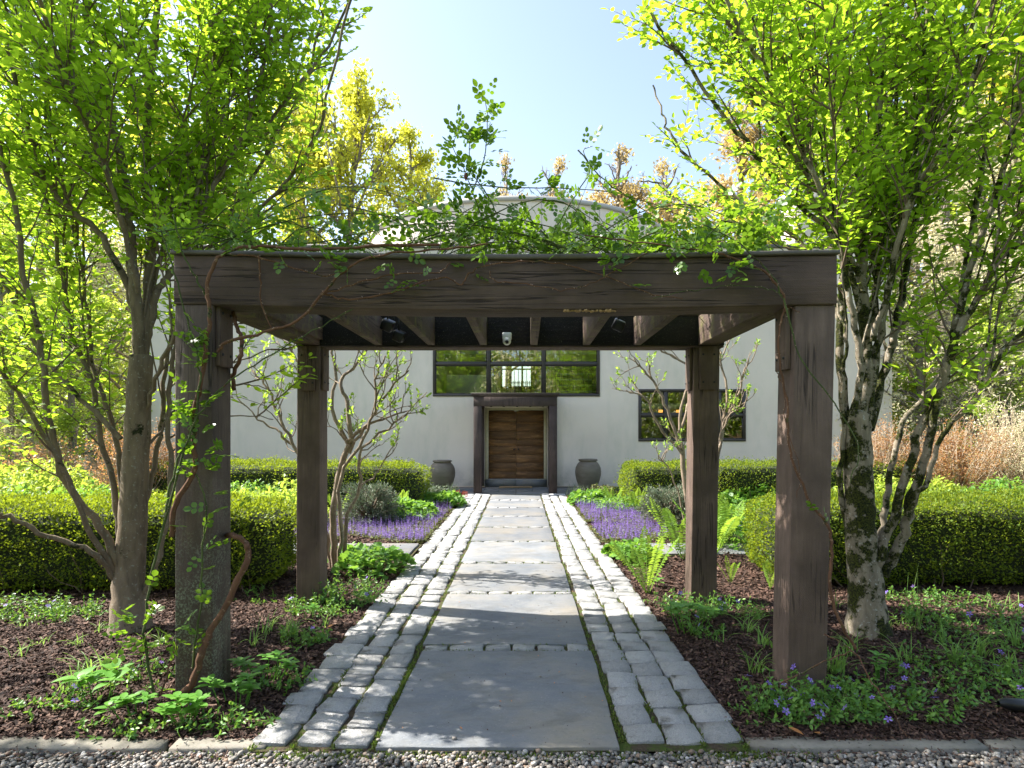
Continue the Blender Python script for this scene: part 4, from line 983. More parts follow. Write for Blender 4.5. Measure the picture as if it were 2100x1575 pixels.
# ------------------------------------------------------------------ far trees of the wood
def far_tree_mesh(seed, H, crown0, spread, nleaf, leafsz, leafm, upw=.25, bare=.0, droop=0, n1=26):
    global rng; rng = np.random.default_rng(seed); b = MB(); pts = []
    T = walk((0, 0, -.3), (0, 0, 1), H * .93, 12, .045, .25); V, Fq = tube(T, np.linspace(.018 * H, .003 * H, len(T)), 8); b.add(V, Fq)
    for i in range(n1):
        u = crown0 + (1 - crown0) * (i + rng.random()) / n1; u = min(u, .99); p, d = at(T, u); a = i * 2.4 + rng.uniform(-.4, .4)
        L = spread * H * (1 - (u - crown0) / (1 - crown0)) ** .55 * rng.uniform(.55, 1.15) + .3
        B = walk(p, (math.cos(a), math.sin(a), upw + .5 * u), L, 6, .12, .09 - droop); V, Fq = tube(B, np.linspace(.0055 * H, .0016 * H, len(B)), 5, False); b.add(V, Fq)
        for j in range(7):
            q, e = at(B, rng.uniform(.25, .99)); C = walk(q, unit(e + rv(.55)), L * rng.uniform(.22, .42), 4, .18, .07 - droop * 2); V, Fq = tube(C, np.linspace(.0022 * H, .0008 * H, len(C)), 3, False); b.add(V, Fq)
            for k in range(4):
                q2, e2 = at(C, rng.uniform(.3, 1)); D_ = walk(q2, unit(e2 + rv(.6)), L * rng.uniform(.08, .2), 3, .2, .05 - droop * 3); V, Fq = tube(D_, np.linspace(.0011 * H, .0005 * H, len(D_)), 3, False); b.add(V, Fq)
                pts += [D_[-1], D_[-2], q2]
            pts += [C[-1]]
    me_t = b.mesh('trunk', far_bark, True)
    pts = np.array(pts); w = np.array([mnoise.noise(Vector(p * .35 + seed)) for p in pts]) > -.22; pts = pts[w]
    idx = rng.integers(0, len(pts), nleaf); P = pts[idx] + rng.normal(0, leafsz * 1.15, (nleaf, 3)); D = rng.normal(size=(nleaf, 3)); Nn = rng.normal(size=(nleaf, 3)) + np.array([-.5, 0, .8])
    me_c = MB().add(*scatter(*LEAF2, P, D, Nn, rng.uniform(.6, 1.3, nleaf) * leafsz)).mesh('crown', leafm)
    return me_t, me_c
PROTO = {
 'oak': far_tree_mesh(41, 18, .30, .30, 12000, .22, oak_leaf),
 'oak2': far_tree_mesh(42, 18, .25, .27, 12000, .21, oak_leaf),
 'tan': far_tree_mesh(43, 18, .28, .22, 9000, .20, tan_leaf, .5),
 'lime': far_tree_mesh(44, 15, .12, .30, 14000, .17, lime_leaf),
 'lime2': far_tree_mesh(45, 15, .10, .28, 13000, .17, lime_leaf, .4),
 'straw': far_tree_mesh(46, 12, .12, .34, 9000, .11, straw_leaf, .3, droop=.05),
 'straw2': far_tree_mesh(47, 12, .10, .30, 8000, .11, straw_leaf, .4, droop=.03),
}
HT = {'oak': 18, 'oak2': 18, 'tan': 18, 'lime': 15, 'lime2': 15, 'straw': 12, 'straw2': 12}
def far(kind, px, top, d, label, rz=0, cat='tree', wid=1.0, group='trees of the wood around the house'):
    H = EYE + (CY - top) / F * d; x = (px - CX) / F * d; z0 = .11 + min(6, max(0, (d - 28) * .03)) if d > 17 else 0
    s = (H - z0) / HT[kind] / .97; t = empty('woodland_tree', (x, d, z0 - .1), label, cat, group, rz); t.scale = (s * wid, s * wid, s)
    for nm, me in zip(('trunk', 'crown'), PROTO[kind]): o = bpy.data.objects.new(nm, me); link(o, t)
FAR = [
 ('oak', 722, 165, 31, 'tall yellow leafed oak rising behind the pergola left of the sky gap', 0, .9),
 ('oak2', 835, 250, 33, 'rounded yellow leafed oak with its crown above the left end of the curved storey', 1.1, .95),
 ('tan', 1042, 325, 44, 'slim tan budding tree straight behind the tall rose shoot', .4, .7),
 ('tan', 1118, 322, 46, 'tan budding tree seen above the middle of the curved roof', 2.0, .8),
 ('tan', 1255, 280, 42, 'broad tan budding tree above the right part of the curved roof', 3.1, 1.1),
 ('tan', 1375, 310, 44, 'tan budding tree beside the right hornbeam crown', 4.0, .9),
 ('oak2', 610, 150, 30, 'yellow leafed oak showing through the right side of the left hornbeam', 2.2, 1.0),
 ('lime', 470, 200, 27, 'lime green tree directly behind the left end of the house', .8, 1.0),
 ('oak', 330, 160, 32, 'yellow tree behind the trunk of the left hornbeam', 3.2, 1.1),
 ('lime2', 190, 230, 25, 'lime green tree beyond the left edge of the house', 1.7, 1.1),
 ('lime2', 90, 300, 21, 'lime budding tree far left behind the hornbeam stems', .3, 1.3),
 ('oak2', -60, 180, 30, 'yellow tree at the far left edge of the photo', 5.0, 1.2),
 ('straw2', 255, 420, 20, 'low pale twiggy tree left of the house corner', 2.9, 1.2),
 ('lime2', 0, 450, 18, 'bushy lime green tree low at the left edge', 4.4, 1.2),
 ('tan', 1500, 180, 38, 'tan budding tree above the chimney roofline', 1.3, 1.1),
 ('oak', 1640, 60, 35, 'pale yellow oak behind the right hornbeam crown near the chimney', 2.6, 1.1),
 ('lime', 1800, 40, 30, 'lime tree behind the right hornbeam trunk', 3.9, 1.2),
 ('straw', 1935, 180, 24, 'pale straw coloured twiggy tree right of the house', 5.2, 1.3),
 ('straw2', 2050, 330, 18, 'arching pale twiggy tree above the copper bush', .9, 1.35),
 ('tan', 1980, 20, 33, 'tall tan tree beyond the right side of the garden', 2.4, 1.2),
 ('oak2', 2140, 60, 30, 'tall yellow tree at the far right edge of the photo', 3.3, 1.2),
 ('lime2', 2160, 420, 19, 'bushy lime tree at the right edge beyond the hedge', 1.9, 1.1),
 ('straw', 1890, 430, 17.5, 'low pale bush tree just right of the house corner', 4.1, 1.1),
 ('lime', 150, 560, 16.5, 'small lime tree between the left hornbeam stems', 2.2, 1.3),
 ('lime', 1790, 420, 19, 'lime tree just beyond the right corner of the house', 2.9, 1.2),
 ('lime2', 2010, 560, 16.5, 'small lime tree behind the copper bush on the right', 1.2, 1.3),
 ('lime', 20, 620, 15.5, 'small lime tree at the left edge behind the copper bush', 5.2, 1.4),
]
for kd, px, top, d, lb, rz, wd in FAR: far(kd, px, top, d, lb, rz, wid=wd)
# distant wood as one mass behind all of them
def wood_mass(name, label, n, xf, yf, zt, mats, seed, sz):
    global rng; rng = np.random.default_rng(seed); b = MB()
    for mi in range(len(mats)):
        c = rng.random((n // 60, 2)); X, Y = xf(c[:, 0]), yf(c[:, 1]); H = zt * rng.uniform(.55, 1.0, len(c)); i = rng.integers(0, len(c), n); a = rng.random(n) ** .8
        P = np.stack([X[i] + rng.normal(0, 1.5, n) * (1.15 - a), Y[i] + rng.normal(0, 1.2, n), a * H[i]], 1)
        b.add(*scatter(*LEAF2, P, rng.normal(size=(n, 3)), rng.normal(size=(n, 3)) + np.array([-.3, 0, .6]), rng.uniform(.5, 1.3, n) * sz), mi)
    k = n // 400
    for i in range(k):
        x, y = float(xf(rng.random())), float(yf(rng.random())); P = walk((x, y, 0), (0, 0, 1), zt * rng.uniform(.7, 1), 6, .06, .2); V, Fq = tube(P, np.linspace(.16, .03, len(P)), 5, False); b.add(V, Fq, len(mats))
    return tag(b.build(name, list(mats) + [far_bark]), label, kind='stuff')
wood_mass('distant_woodland', 'hazy mass of spring woodland left of the house', 34000, lambda u: -45 + u * 36, lambda v: 36 + v * 14, 13, (lime_leaf, oak_leaf, straw_leaf), 51, .34)
wood_mass('distant_woodland', 'hazy mass of spring woodland right of the house', 34000, lambda u: 10 + u * 38, lambda v: 36 + v * 14, 15, (lime_leaf, oak_leaf, straw_leaf), 52, .34)
wood_mass('woodland', 'green wood across the drive, seen mirrored in the house windows', 36000, lambda u: -24 + u * 56, lambda v: -16 - v * 10, 11, (box_leaf, straw_leaf, lime_leaf), 53, .36)
# ------------------------------------------------------------------ hedges
def hedge(x0, x1, y0, y1, h, label, seed, n, sz=.029, z0=0.0, fat=.0, mat=None):
    """clipped box hedge: dense leaf shell round a solid hull, coloured dark for inner shade"""
    global rng; rng = np.random.default_rng(seed); c = np.array([(x0 + x1) / 2, (y0 + y1) / 2, z0]); hx, hy = (x1 - x0) / 2, (y1 - y0) / 2
    t = empty('box_hedge', tuple(c), label, 'hedge')
    A = np.array([2 * hx * 2 * hy, 2 * hx * h, 2 * hx * h, 2 * hy * h, 2 * hy * h]); fc = rng.choice(5, n, p=A / A.sum()); u, v = rng.uniform(-1, 1, n), rng.random(n)
    P = np.zeros((n, 3)); Nn = np.zeros((n, 3))
    for f in range(5):
        m = fc == f
        if f == 0: P[m] = np.stack([u[m] * hx, (v[m] * 2 - 1) * hy, np.full(m.sum(), h)], 1); Nn[m] = (0, 0, 1)
        elif f in (1, 2): s = -1 if f == 1 else 1; P[m] = np.stack([u[m] * hx, np.full(m.sum(), s * hy), v[m] * h], 1); Nn[m] = (0, s, 0)
        else: s = -1 if f == 3 else 1; P[m] = np.stack([np.full(m.sum(), s * hx), u[m] * hy, v[m] * h], 1); Nn[m] = (s, 0, 0)
    # round the edges and make the surface lumpy
    q = P - np.array([0, 0, h * .5]); r = np.array([hx, hy, h * .5]); e = np.abs(q) / r
    rad = np.maximum(1, ((e ** 7).sum(1)) ** (1 / 7)); q /= rad[:, None]
    lump = np.array([mnoise.noise(Vector(tuple((p + c) * 2.6))) * .085 + mnoise.noise(Vector(tuple((p + c) * 9))) * .04 for p in P])
    taper = np.where(q[:, 2] < -.25 * h, (q[:, 2] + .25 * h) * .25, 0)
    q = q + Nn * (lump - rng.random(n) ** 1.6 * .075 + np.where(rng.random(n) < .07, rng.uniform(.02, .10, n), 0) + (fc > 0) * taper)[:, None]
    P = q + np.array([0, 0, h * .5 + .01]); P[:, 2] = np.maximum(P[:, 2], .02)
    D = unit(Nn * .8 + rng.normal(0, .6, (n, 3)) + np.array([0, 0, .35])); NN = Nn * .4 + rng.normal(0, .8, (n, 3)) + np.array([0, 0, .3])
    MB().add(*scatter(*LEAF2, P, D, NN, rng.uniform(.7, 1.3, n) * sz)).build('foliage', mat or box_leaf, t, kind='stuff')
    b = MB(); nx, ny = 26, 10; 
    core = IV * np.array([1, 1, 1]); 
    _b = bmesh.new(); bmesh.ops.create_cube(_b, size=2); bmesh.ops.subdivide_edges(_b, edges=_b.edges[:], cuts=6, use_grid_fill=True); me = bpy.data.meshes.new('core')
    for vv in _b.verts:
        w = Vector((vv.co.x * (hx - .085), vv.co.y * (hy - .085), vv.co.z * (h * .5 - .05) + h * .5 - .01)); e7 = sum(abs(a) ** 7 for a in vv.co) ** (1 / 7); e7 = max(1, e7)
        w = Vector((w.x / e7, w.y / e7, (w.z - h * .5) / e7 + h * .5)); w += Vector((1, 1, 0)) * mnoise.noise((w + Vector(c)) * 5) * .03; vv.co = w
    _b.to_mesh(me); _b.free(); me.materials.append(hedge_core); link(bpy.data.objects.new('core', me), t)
    b = MB()
    for i in range(int((x1 - x0) * 9)):
        x = rng.uniform(-hx + .1, hx - .1); V, Fq = tube(walk((x, -hy + .08 + rng.uniform(0, .1), -.02), (rng.normal(0, .4), -.1, 1), h * .6, 4, .2, .1), [.008, .007, .006, .005, .003], 4, False); b.add(V, Fq)
    b.build('stem', twig_m, t, kind='stuff')
    return t
hedge_core = plain('shaded hedge interior', (.022, .030, .010), 1.0, var=.5, sc=60)  # dark colour stands in for shade inside the hedge; the hull blocks light
hedge(-7.6, -2.45, 5.85, 7.05, .84, 'clipped box hedge running left behind the left hornbeam trunk', 61, 60000)
hedge(2.50, 7.4, 6.05, 7.3, .86, 'clipped box hedge running right behind the mossy hornbeam trunk', 62, 60000)
hedge(-8.5, -2.15, 12.4, 14.0, .93, 'far low box hedge before the house wall left of the left urn', 63, 30000, .036)
hedge(2.05, 3.55, 12.1, 13.7, .93, 'far box hedge block before the house wall nearest the right urn', 64, 13000, .036)
hedge(3.75, 8.6, 12.7, 14.2, .93, 'far box hedge before the small window, running to the right', 65, 20000, .036)

# ------------------------------------------------------------------ low plants
def mound(name, label, cat, x, y, r, h, n, tmpl, sz, mat, seed, stalk=True, group=None, lean=.9, kind=None):
    """leafy clump: leaves on a dome, turned outward"""
    global rng; rng = np.random.default_rng(seed); z0 = gz(y); a = rng.uniform(0, 2 * math.pi, n); rr = np.sqrt(rng.random(n)); lay = rng.random(n)
    rx, ry = (r, r) if np.ndim(r) == 0 else r
    lump = np.array([mnoise.noise(Vector((math.cos(t_) * q * 2.2 * max(1, rx), math.sin(t_) * q * 2.2 * max(1, ry), seed))) for t_, q in zip(a, rr)])
    H = h * np.sqrt(np.clip(1 - rr ** 2.4, 0, 1)) * (1 + .45 * lump); P = np.stack([rr * rx * np.cos(a) * (1 + .2 * lump), rr * ry * np.sin(a) * (1 + .2 * lump), H * (.45 + .55 * lay) + .02], 1)
    O = np.stack([np.cos(a), np.sin(a), np.zeros(n)], 1); D = unit(O * lean * (.3 + rr[:, None]) + rng.normal(0, .5, (n, 3)) + np.array([0, 0, .15])); Nn = O * rr[:, None] * .6 + np.array([0, 0, 1.]) + rng.normal(0, .3, (n, 3))
    t = empty(name, (x, y, z0), label, cat, group)
    MB().add(*scatter(*tmpl, P, D, Nn, rng.uniform(.6, 1.25, n) * sz)).build('foliage', mat, t, kind='stuff')
    if stalk:
        b = MB()
        for i in rng.integers(0, n, min(n, 90)): b.add(*tube([(P[i][0] * .5, P[i][1] * .5, -.01), P[i] * np.array([.9, .9, .6]), P[i]], [.003, .002, .0015], 3, False))
        b.build('stalk', mat, t, kind='stuff')
    return t
# scalloped round leaf
def round_leaf(k=7, w=.55):
    V = [(0, .12, -.02)]; 
    for i in range(k * 2 + 1):
        a = -math.pi * .9 + 1.8 * math.pi * i / (k * 2); rad = w * (1 if i % 2 else .80); V.append((math.sin(a) * rad, .12 + .42 + math.cos(a) * rad - .1, .06 * (i % 2)))
    return np.array(V), np.array([(0, i + 1, i) for i in range(1, k * 2 + 1)])
RL = round_leaf()
for i, (px, py, rx, ry, h, lab) in enumerate([
  (770, 1172, .42, .42, .24, 'scalloped bright green clump at the path edge beside the left lilac'),
  (715, 1150, .25, .3, .16, 'smaller scalloped green clump hugging the left lilac stems'),
  (835, 1062, .55, .7, .28, 'scalloped green clump behind the left purple bugle'),
  (905, 1038, .5, .55, .26, 'low green clump left of the path nearest the left urn'),
  (560, 1060, .9, .7, .35, 'wide leafy green clump seen between the two left posts'),
  (500, 1085, .7, .5, .35, 'leafy green clump just behind the left box hedge end'),
  (1212, 1034, .5, .6, .24, 'low green clump right of the path nearest the right urn'),
  (1305, 1150, .30, .35, .20, 'scalloped green clump behind the single upright fern'),
  (1265, 1140, .16, .18, .12, 'small scalloped green clump at the right path edge by the cross path'),
  (1505, 1120, .45, .5, .40, 'broad leafed green clump right of the right rear post'),
  (1540, 1040, .7, .7, .45, 'light green leafy clump between the right posts before the far hedge'),
  (1470, 1045, .5, .5, .35, 'light green leafy clump just behind the right rear post'),
]):
    g = G(px, py); mound('lady_mantle_plant', lab, 'plant', g[0], g[1], (rx, ry), h, int(900 * max(.4, rx * ry * 4)), RL, .062 if g[1] < 9 else .085, green_leaf, 70 + i)
# tall herb masses in the middle distance
for i, (px, d, rx, ry, h, m_, sz, lab) in enumerate([
  (560, 10.8, 1.0, .8, .62, lime_leaf, .085, 'tall pale green perennial clump seen between the left posts'),
  (500, 12.0, .8, .5, .60, green_leaf, .08, 'upright green perennial before the far left hedge'),
  (300, 9.5, 1.5, .9, .60, lime_leaf, .09, 'sunlit green perennials behind the left hornbeam trunk'),
  (120, 9.6, 1.5, 1.0, .65, green_leaf, .09, 'sunlit green perennials at the far left behind the hedge'),
  (40, 12.5, 1.8, 1.2, .9, lime_leaf, .10, 'lime green shrub mound at the left edge of the garden'),
  (1600, 9.8, .9, .9, .45, green_leaf, .08, 'green perennials behind the front right post'),
  (1760, 9.6, 1.2, .9, .50, lime_leaf, .09, 'sunlit perennials behind the mossy hornbeam trunk'),
  (1950, 9.4, 1.4, .9, .60, lime_leaf, .09, 'sunlit lime perennials behind the right box hedge'),
  (2090, 10.2, 1.2, 1.0, .75, green_leaf, .09, 'green perennials at the far right above the hedge'),
  (1850, 12.2, 1.5, 1.0, .65, lime_leaf, .09, 'lime mound before the copper bush on the right'),
  (1275, 12.2, .5, .4, .30, green_leaf, .06, 'small green clump before the far right hedge block'),
  (990, 15.2, .0, .0, 0, None, 0, ''),
]):
    if m_ is None: continue
    mound('perennial_clump', lab, 'plant', (px - CX) / F * d, d, (rx, ry), h, int(2600 * rx * ry), LEAF4, sz, m_, 90 + i, lean=.4)
# blue green dwarf conifers
def conifer(px, d, r, h, label, seed):
    global rng; rng = np.random.default_rng(seed); x = (px - CX) / F * d; t = empty('dwarf_spruce', (x, d, 0), label, 'shrub'); b = MB(); tw = MB()
    for i in range(230):
        a = rng.uniform(0, 2 * math.pi); e = rng.uniform(.05, 1.35); L = (r * math.cos(e) ** .6 + .1) * rng.uniform(.75, 1.05); dz = math.sin(e); q = np.array([math.cos(a) * L, math.sin(a) * L, h * dz * rng.uniform(.75, 1.05) + .06])
        P = smooth_line([np.array([0, 0, .08]), q * np.array([.5, .5, .75]), q], 5); tw.add(*tube(P, np.linspace(.009, .003, len(P)), 3, False))
        m = 46; u = rng.uniform(.45, 1, m); pp = np.array([at(P, min(v, .999))[0] for v in u]) + rng.normal(0, .022, (m, 3)); O = unit(q - np.array([0, 0, h * .3])); b.add(*scatter(*LEAF2, pp, O + rng.normal(0, .45, (m, 3)), rng.normal(size=(m, 3)) + np.array([0, 0, .6]), rng.uniform(.03, .06, m)[:, None] * np.array([.45, 1, 1])))
    b.build('foliage', yew_leaf, t, kind='stuff'); tw.build('branch', twig_m, t, kind='stuff')
conifer(757, 10.6, .50, .66, 'grey green dwarf spruce behind the left lilac stems', 101)
conifer(1372, 10.4, .46, .62, 'grey green dwarf spruce left of the right rear post', 102)
# copper bushes
def bush(px, d, r, h, label, seed, m_, n, tw_m, sz=.045):
    global rng; rng = np.random.default_rng(seed); x = (px - CX) / F * d; t = empty('copper_shrub', (x, d, 0), label, 'shrub'); pts = []; b = MB()
    for i in range(150):
        a = rng.uniform(0, 2 * math.pi); e = rng.uniform(.3, 1.45); q = np.array([math.cos(a) * math.cos(e) * r, math.sin(a) * math.cos(e) * r, math.sin(e) * h]); P = walk((rv(.08) * np.array([1, 1, 0])), q + np.array([0, 0, h * .3]), float(np.linalg.norm(q)) * rng.uniform(.8, 1.1), 7, .12, .04); b.add(*tube(P, np.linspace(.012, .003, len(P)), 3, False))
        for j in range(5):
            s_, e_ = at(P, rng.uniform(.35, .99)); Q = walk(s_, unit(e_ + rv(.6)), rng.uniform(.15, .45), 4, .2, .03); b.add(*tube(Q, np.linspace(.004, .0015, len(Q)), 3, False)); pts += list(Q[1:])
    b.build('branch', tw_m, t, kind='stuff'); pts = np.array(pts); P = pts[rng.integers(0, len(pts), n)] + rng.normal(0, .05, (n, 3)); MB().add(*scatter(*LEAF2, P, rng.normal(size=(n, 3)), rng.normal(size=(n, 3)) + np.array([-.3, 0, .7]), rng.uniform(.6, 1.3, n) * sz)).build('foliage', m_, t, kind='stuff')
bush(285, 12.6, 1.15, 1.75, 'copper leafed rounded bush behind the left hornbeam trunk', 111, copper_leaf, 9000, straw_twig)
bush(90, 13.8, 1.1, 1.3, 'copper leafed bush nearer the left edge of the photo', 112, copper_leaf, 4500, straw_twig)
bush(1960, 12.8, 1.6, 1.7, 'broad copper leafed bush right of the mossy hornbeam', 113, copper_leaf, 11000, straw_twig)
bush(1800, 13.4, 1.2, 1.8, 'copper leafed bush at the right end of the house wall', 114, copper_leaf, 7000, straw_twig)
bush(2090, 13.0, 1.5, 2.2, 'pale twiggy straw coloured bush at the right edge', 115, straw_leaf, 7000, straw_twig)
bush(20, 15.5, 1.6, 2.3, 'pale straw coloured twiggy bush at the left edge', 116, straw_leaf, 7000, straw_twig)

# bugle (purple) drifts: far too many spikes to count
def bugle(label, xf, y0, y1, n, seed, h=.19):
    global rng; rng = np.random.default_rng(seed); y = rng.uniform(y0, y1, n); a, c = zip(*[xf(v) for v in y]); a, c = np.array(a), np.array(c); x = a + (c - a) * rng.random(n)
    w = np.array([mnoise.noise(Vector((p * 1.3, q * 1.3, seed))) for p, q in zip(x, y)]) > -.42; x, y = x[w], y[w]; n = len(x); H = h * rng.uniform(.6, 1.2, n)
    b = MB(); 
    for k in range(6): # whorls of small flowers up each spike
        z = H * (.35 + .65 * k / 5)
        for q in range(4):
            an = rng.uniform(0, 2 * math.pi, n); D = np.stack([np.cos(an), np.sin(an), np.full(n, .5)], 1); b.add(*scatter(*LEAF2, np.stack([x, y, z], 1), D, rng.normal(0, .3, (n, 3)) + np.array([0, 0, 1.]), .018 * (1 - .11 * k) * rng.uniform(.8, 1.2, n)), 0)
    for q in range(9):
        an = rng.uniform(0, 2 * math.pi, n); D = np.stack([np.cos(an), np.sin(an), rng.uniform(0, .6, n)], 1); P = np.stack([x + rng.normal(0, .03, n), y + rng.normal(0, .03, n), rng.uniform(.005, .04, n)], 1); b.add(*scatter(*LEAF4, P, D, rng.normal(0, .4, (n, 3)) + np.array([0, 0, 1.]), rng.uniform(.03, .06, n)), 1)
    return tag(b.build('bugle_flowers', [bugle_fl, dark_stem]), label, kind='stuff')
bugle('purple bugle flower drift left of the path', lambda y: (pc(y) - (1.35 + min(2.0, (y - 8.5) * 1.6)), pc(y) - 1.27), 8.65, 12.6, 1500, 121)
bugle('small purple bugle drift between the two left posts', lambda y: (-3.9, -2.7), 8.7, 9.3, 300, 122)
bugle('purple bugle flower drift right of the path', lambda y: (pc(y) + 1.27, pc(y) + (1.35 + min(1.0, max(.1, (y - 8.3) * 1.2)))), 8.7, 13.4, 1500, 123)
bugle('purple bugle patch behind the right rear post', lambda y: (3.0, 4.6), 8.8, 10.4, 420, 124)

# ferns
def frond_mesh(L=.8, w=.20, k=26, arch=.5):
    b = MB(); P = np.array([(0, t * L * (1 - .25 * arch * t), L * (.9 * t - .55 * arch * t * t) if False else L * .9 * (t - arch * .45 * t * t)) for t in np.linspace(0, 1, 14)])
    b.add(*tube(P, np.linspace(.006, .0015, 14), 3, False))
    for i in range(k):
        u = .12 + .87 * i / k; p, d = at(P, u); wl = w * (math.sin(math.pi * min(1, (u * 1.02) ** 1.25)) ** .8) + .008
        for s in (-1, 1):
            e = unit(np.array([s, 0, 0]) + d * .35 + rng.normal(0, .07, 3)); nn = unit(np.cross(e, d) * s); q = e * wl * rng.uniform(.75, 1.08); t_ = d * (.013 * L / .8)
            V = [p, p + q * .35 + t_ * .6, p + q * .7 + t_ * .5, p + q, p + q * .7 - t_ * .35, p + q * .35 - t_ * .45]; V = np.array(V); V[3, 2] -= .012; V[1:3, 2] += .006
            b.add(V, [(0, 1, 2, 3), (0, 3, 4, 5)] if s > 0 else [(3, 2, 1, 0), (5, 4, 3, 0)])
    return b.mesh('frond', fern_leaf)
FM = [frond_mesh(.8, .105, 26, .45), frond_mesh(.8, .095, 24, .95), frond_mesh(.7, .10, 22, .25)]
def fern(x, y, h, n, label, seed, tilt=(.05, .45)):
    r = random.Random(seed); t = empty('fern', (x, y, gz(y)), label, 'fern')
    for i in range(n):
        o = bpy.data.objects.new('frond', FM[r.randrange(3)]); link(o, t); s = h / .62 * r.uniform(.8, 1.1); o.scale = (s, s, s); o.rotation_euler = (r.uniform(*tilt), r.uniform(-.1, .1), 2 * math.pi * i / n + r.uniform(-.3, .3)); o.location = (r.uniform(-.02, .02), r.uniform(-.02, .02), 0)
g = G(1328, 1216); fern(g[0], g[1], .48, 7, 'single upright lime fern in the mulch left of the right rear post', 1, (.25, .5))
fern(1.95, 7.6, .62, 9, 'large spreading lime fern close behind the right rear post', 2, (.1, .45)); fern(2.45, 7.9, .66, 9, 'large lime fern right of the right rear post', 3, (.1, .45))
fern(2.9, 8.9, .6, 8, 'lime fern between the right rear post and the right hedge', 4)
g = G(1500, 1200); fern(g[0] , g[1], .26, 4, 'small young fern in the mulch right of the right rear post', 5, (.3, .6))
g = G(1578, 1210); fern(g[0], g[1], .22, 4, 'tiny young fern in the mulch beside the front right post', 6, (.3, .6))
fern((1255 - CX) / F * 13.0, 13.0, .42, 8, 'upright fern before the right urn', 7, (.2, .5)); fern((1305 - CX) / F * 12.0, 12.0, .45, 8, 'fern left of the far right hedge block', 8, (.2, .5))
fern((825 - CX) / F * 12.2, 12.0, .40, 7, 'fern by the right end of the far left hedge', 9, (.2, .5)); fern((700 - CX) / F * 11.6, 11.4, .45, 7, 'fern behind the left lilac stems', 10, (.2, .5))
fern(-5.2, 9.6, .65, 9, 'tall fern at the left behind the box hedge', 11, (.2, .5)); fern(5.6, 9.2, .6, 9, 'tall fern at the right behind the box hedge', 12, (.2, .5))
# red leafed small plant and daffodil like tufts near the house
mound('red_leafed_plant', 'tiny dark red leafed plant at the path edge before the left urn', 'plant', (938 - CX) / F * 14.6, 14.6, (.22, .2), .16, 260, LEAFN, .07, red_leaf, 131)
mound('red_leafed_plant', 'tiny dark red leafed plant at the path edge right of the portal', 'plant', (1178 - CX) / F * 14.4, 14.4, (.15, .2), .12, 160, LEAFN, .06, red_leaf, 132)
mound('bronze_leafed_plant', 'bronze leafed clump before the right urn', 'plant', (1232 - CX) / F * 14.2, 14.2, (.4, .35), .34, 700, LEAF4, .07, dark_stem, 133)
mound('bronze_leafed_plant', 'grey bronze leafed clump before the left urn', 'plant', (890 - CX) / F * 14.2, 14.2, (.45, .35), .30, 700, LEAF4, .07, yew_leaf, 134)

# grassy tufts
def blade_mesh(L, w, arch, n=6):
    V = []; 
    for i in range(n + 1):
        t = i / n; ww = w * (1 - t ** 2.2) + .0004; y = L * (arch * t * t * .75 + .12 * t); z = L * (t - arch * .55 * t ** 2.4); V += [(-ww, y, z + .002), (0, y, z), (ww, y, z + .002)]
    Fq = []
    for i in range(n): a = i * 3; Fq += [(a, a + 1, a + 4, a + 3), (a + 1, a + 2, a + 5, a + 4)]
    return np.array(V), np.array(Fq)
def tuft(x, y, h, n, label, seed, w=.004, arch=(.2, 1.1), r=.05, mat=None, name='grassy_tuft', cat='plant', group=None, sub='foliage'):
    global rng; rng = np.random.default_rng(seed); t = empty(name, (x, y, mz(x, y) if y < 9 else gz(y)), label, cat, group); b = MB()
    for i in range(n):
        V, Fq = blade_mesh(h * rng.uniform(.55, 1.15), w * rng.uniform(.7, 1.3), rng.uniform(*arch)); a = rng.uniform(0, 2 * math.pi); R_ = np.array([[math.cos(a), -math.sin(a), 0], [math.sin(a), math.cos(a), 0], [0, 0, 1]]); V = V @ R_.T + np.array([rng.normal(0, r * .5), rng.normal(0, r * .5), -.005]); b.add(V, Fq)
    b.build(sub, mat or grass_leaf, t, kind='stuff')
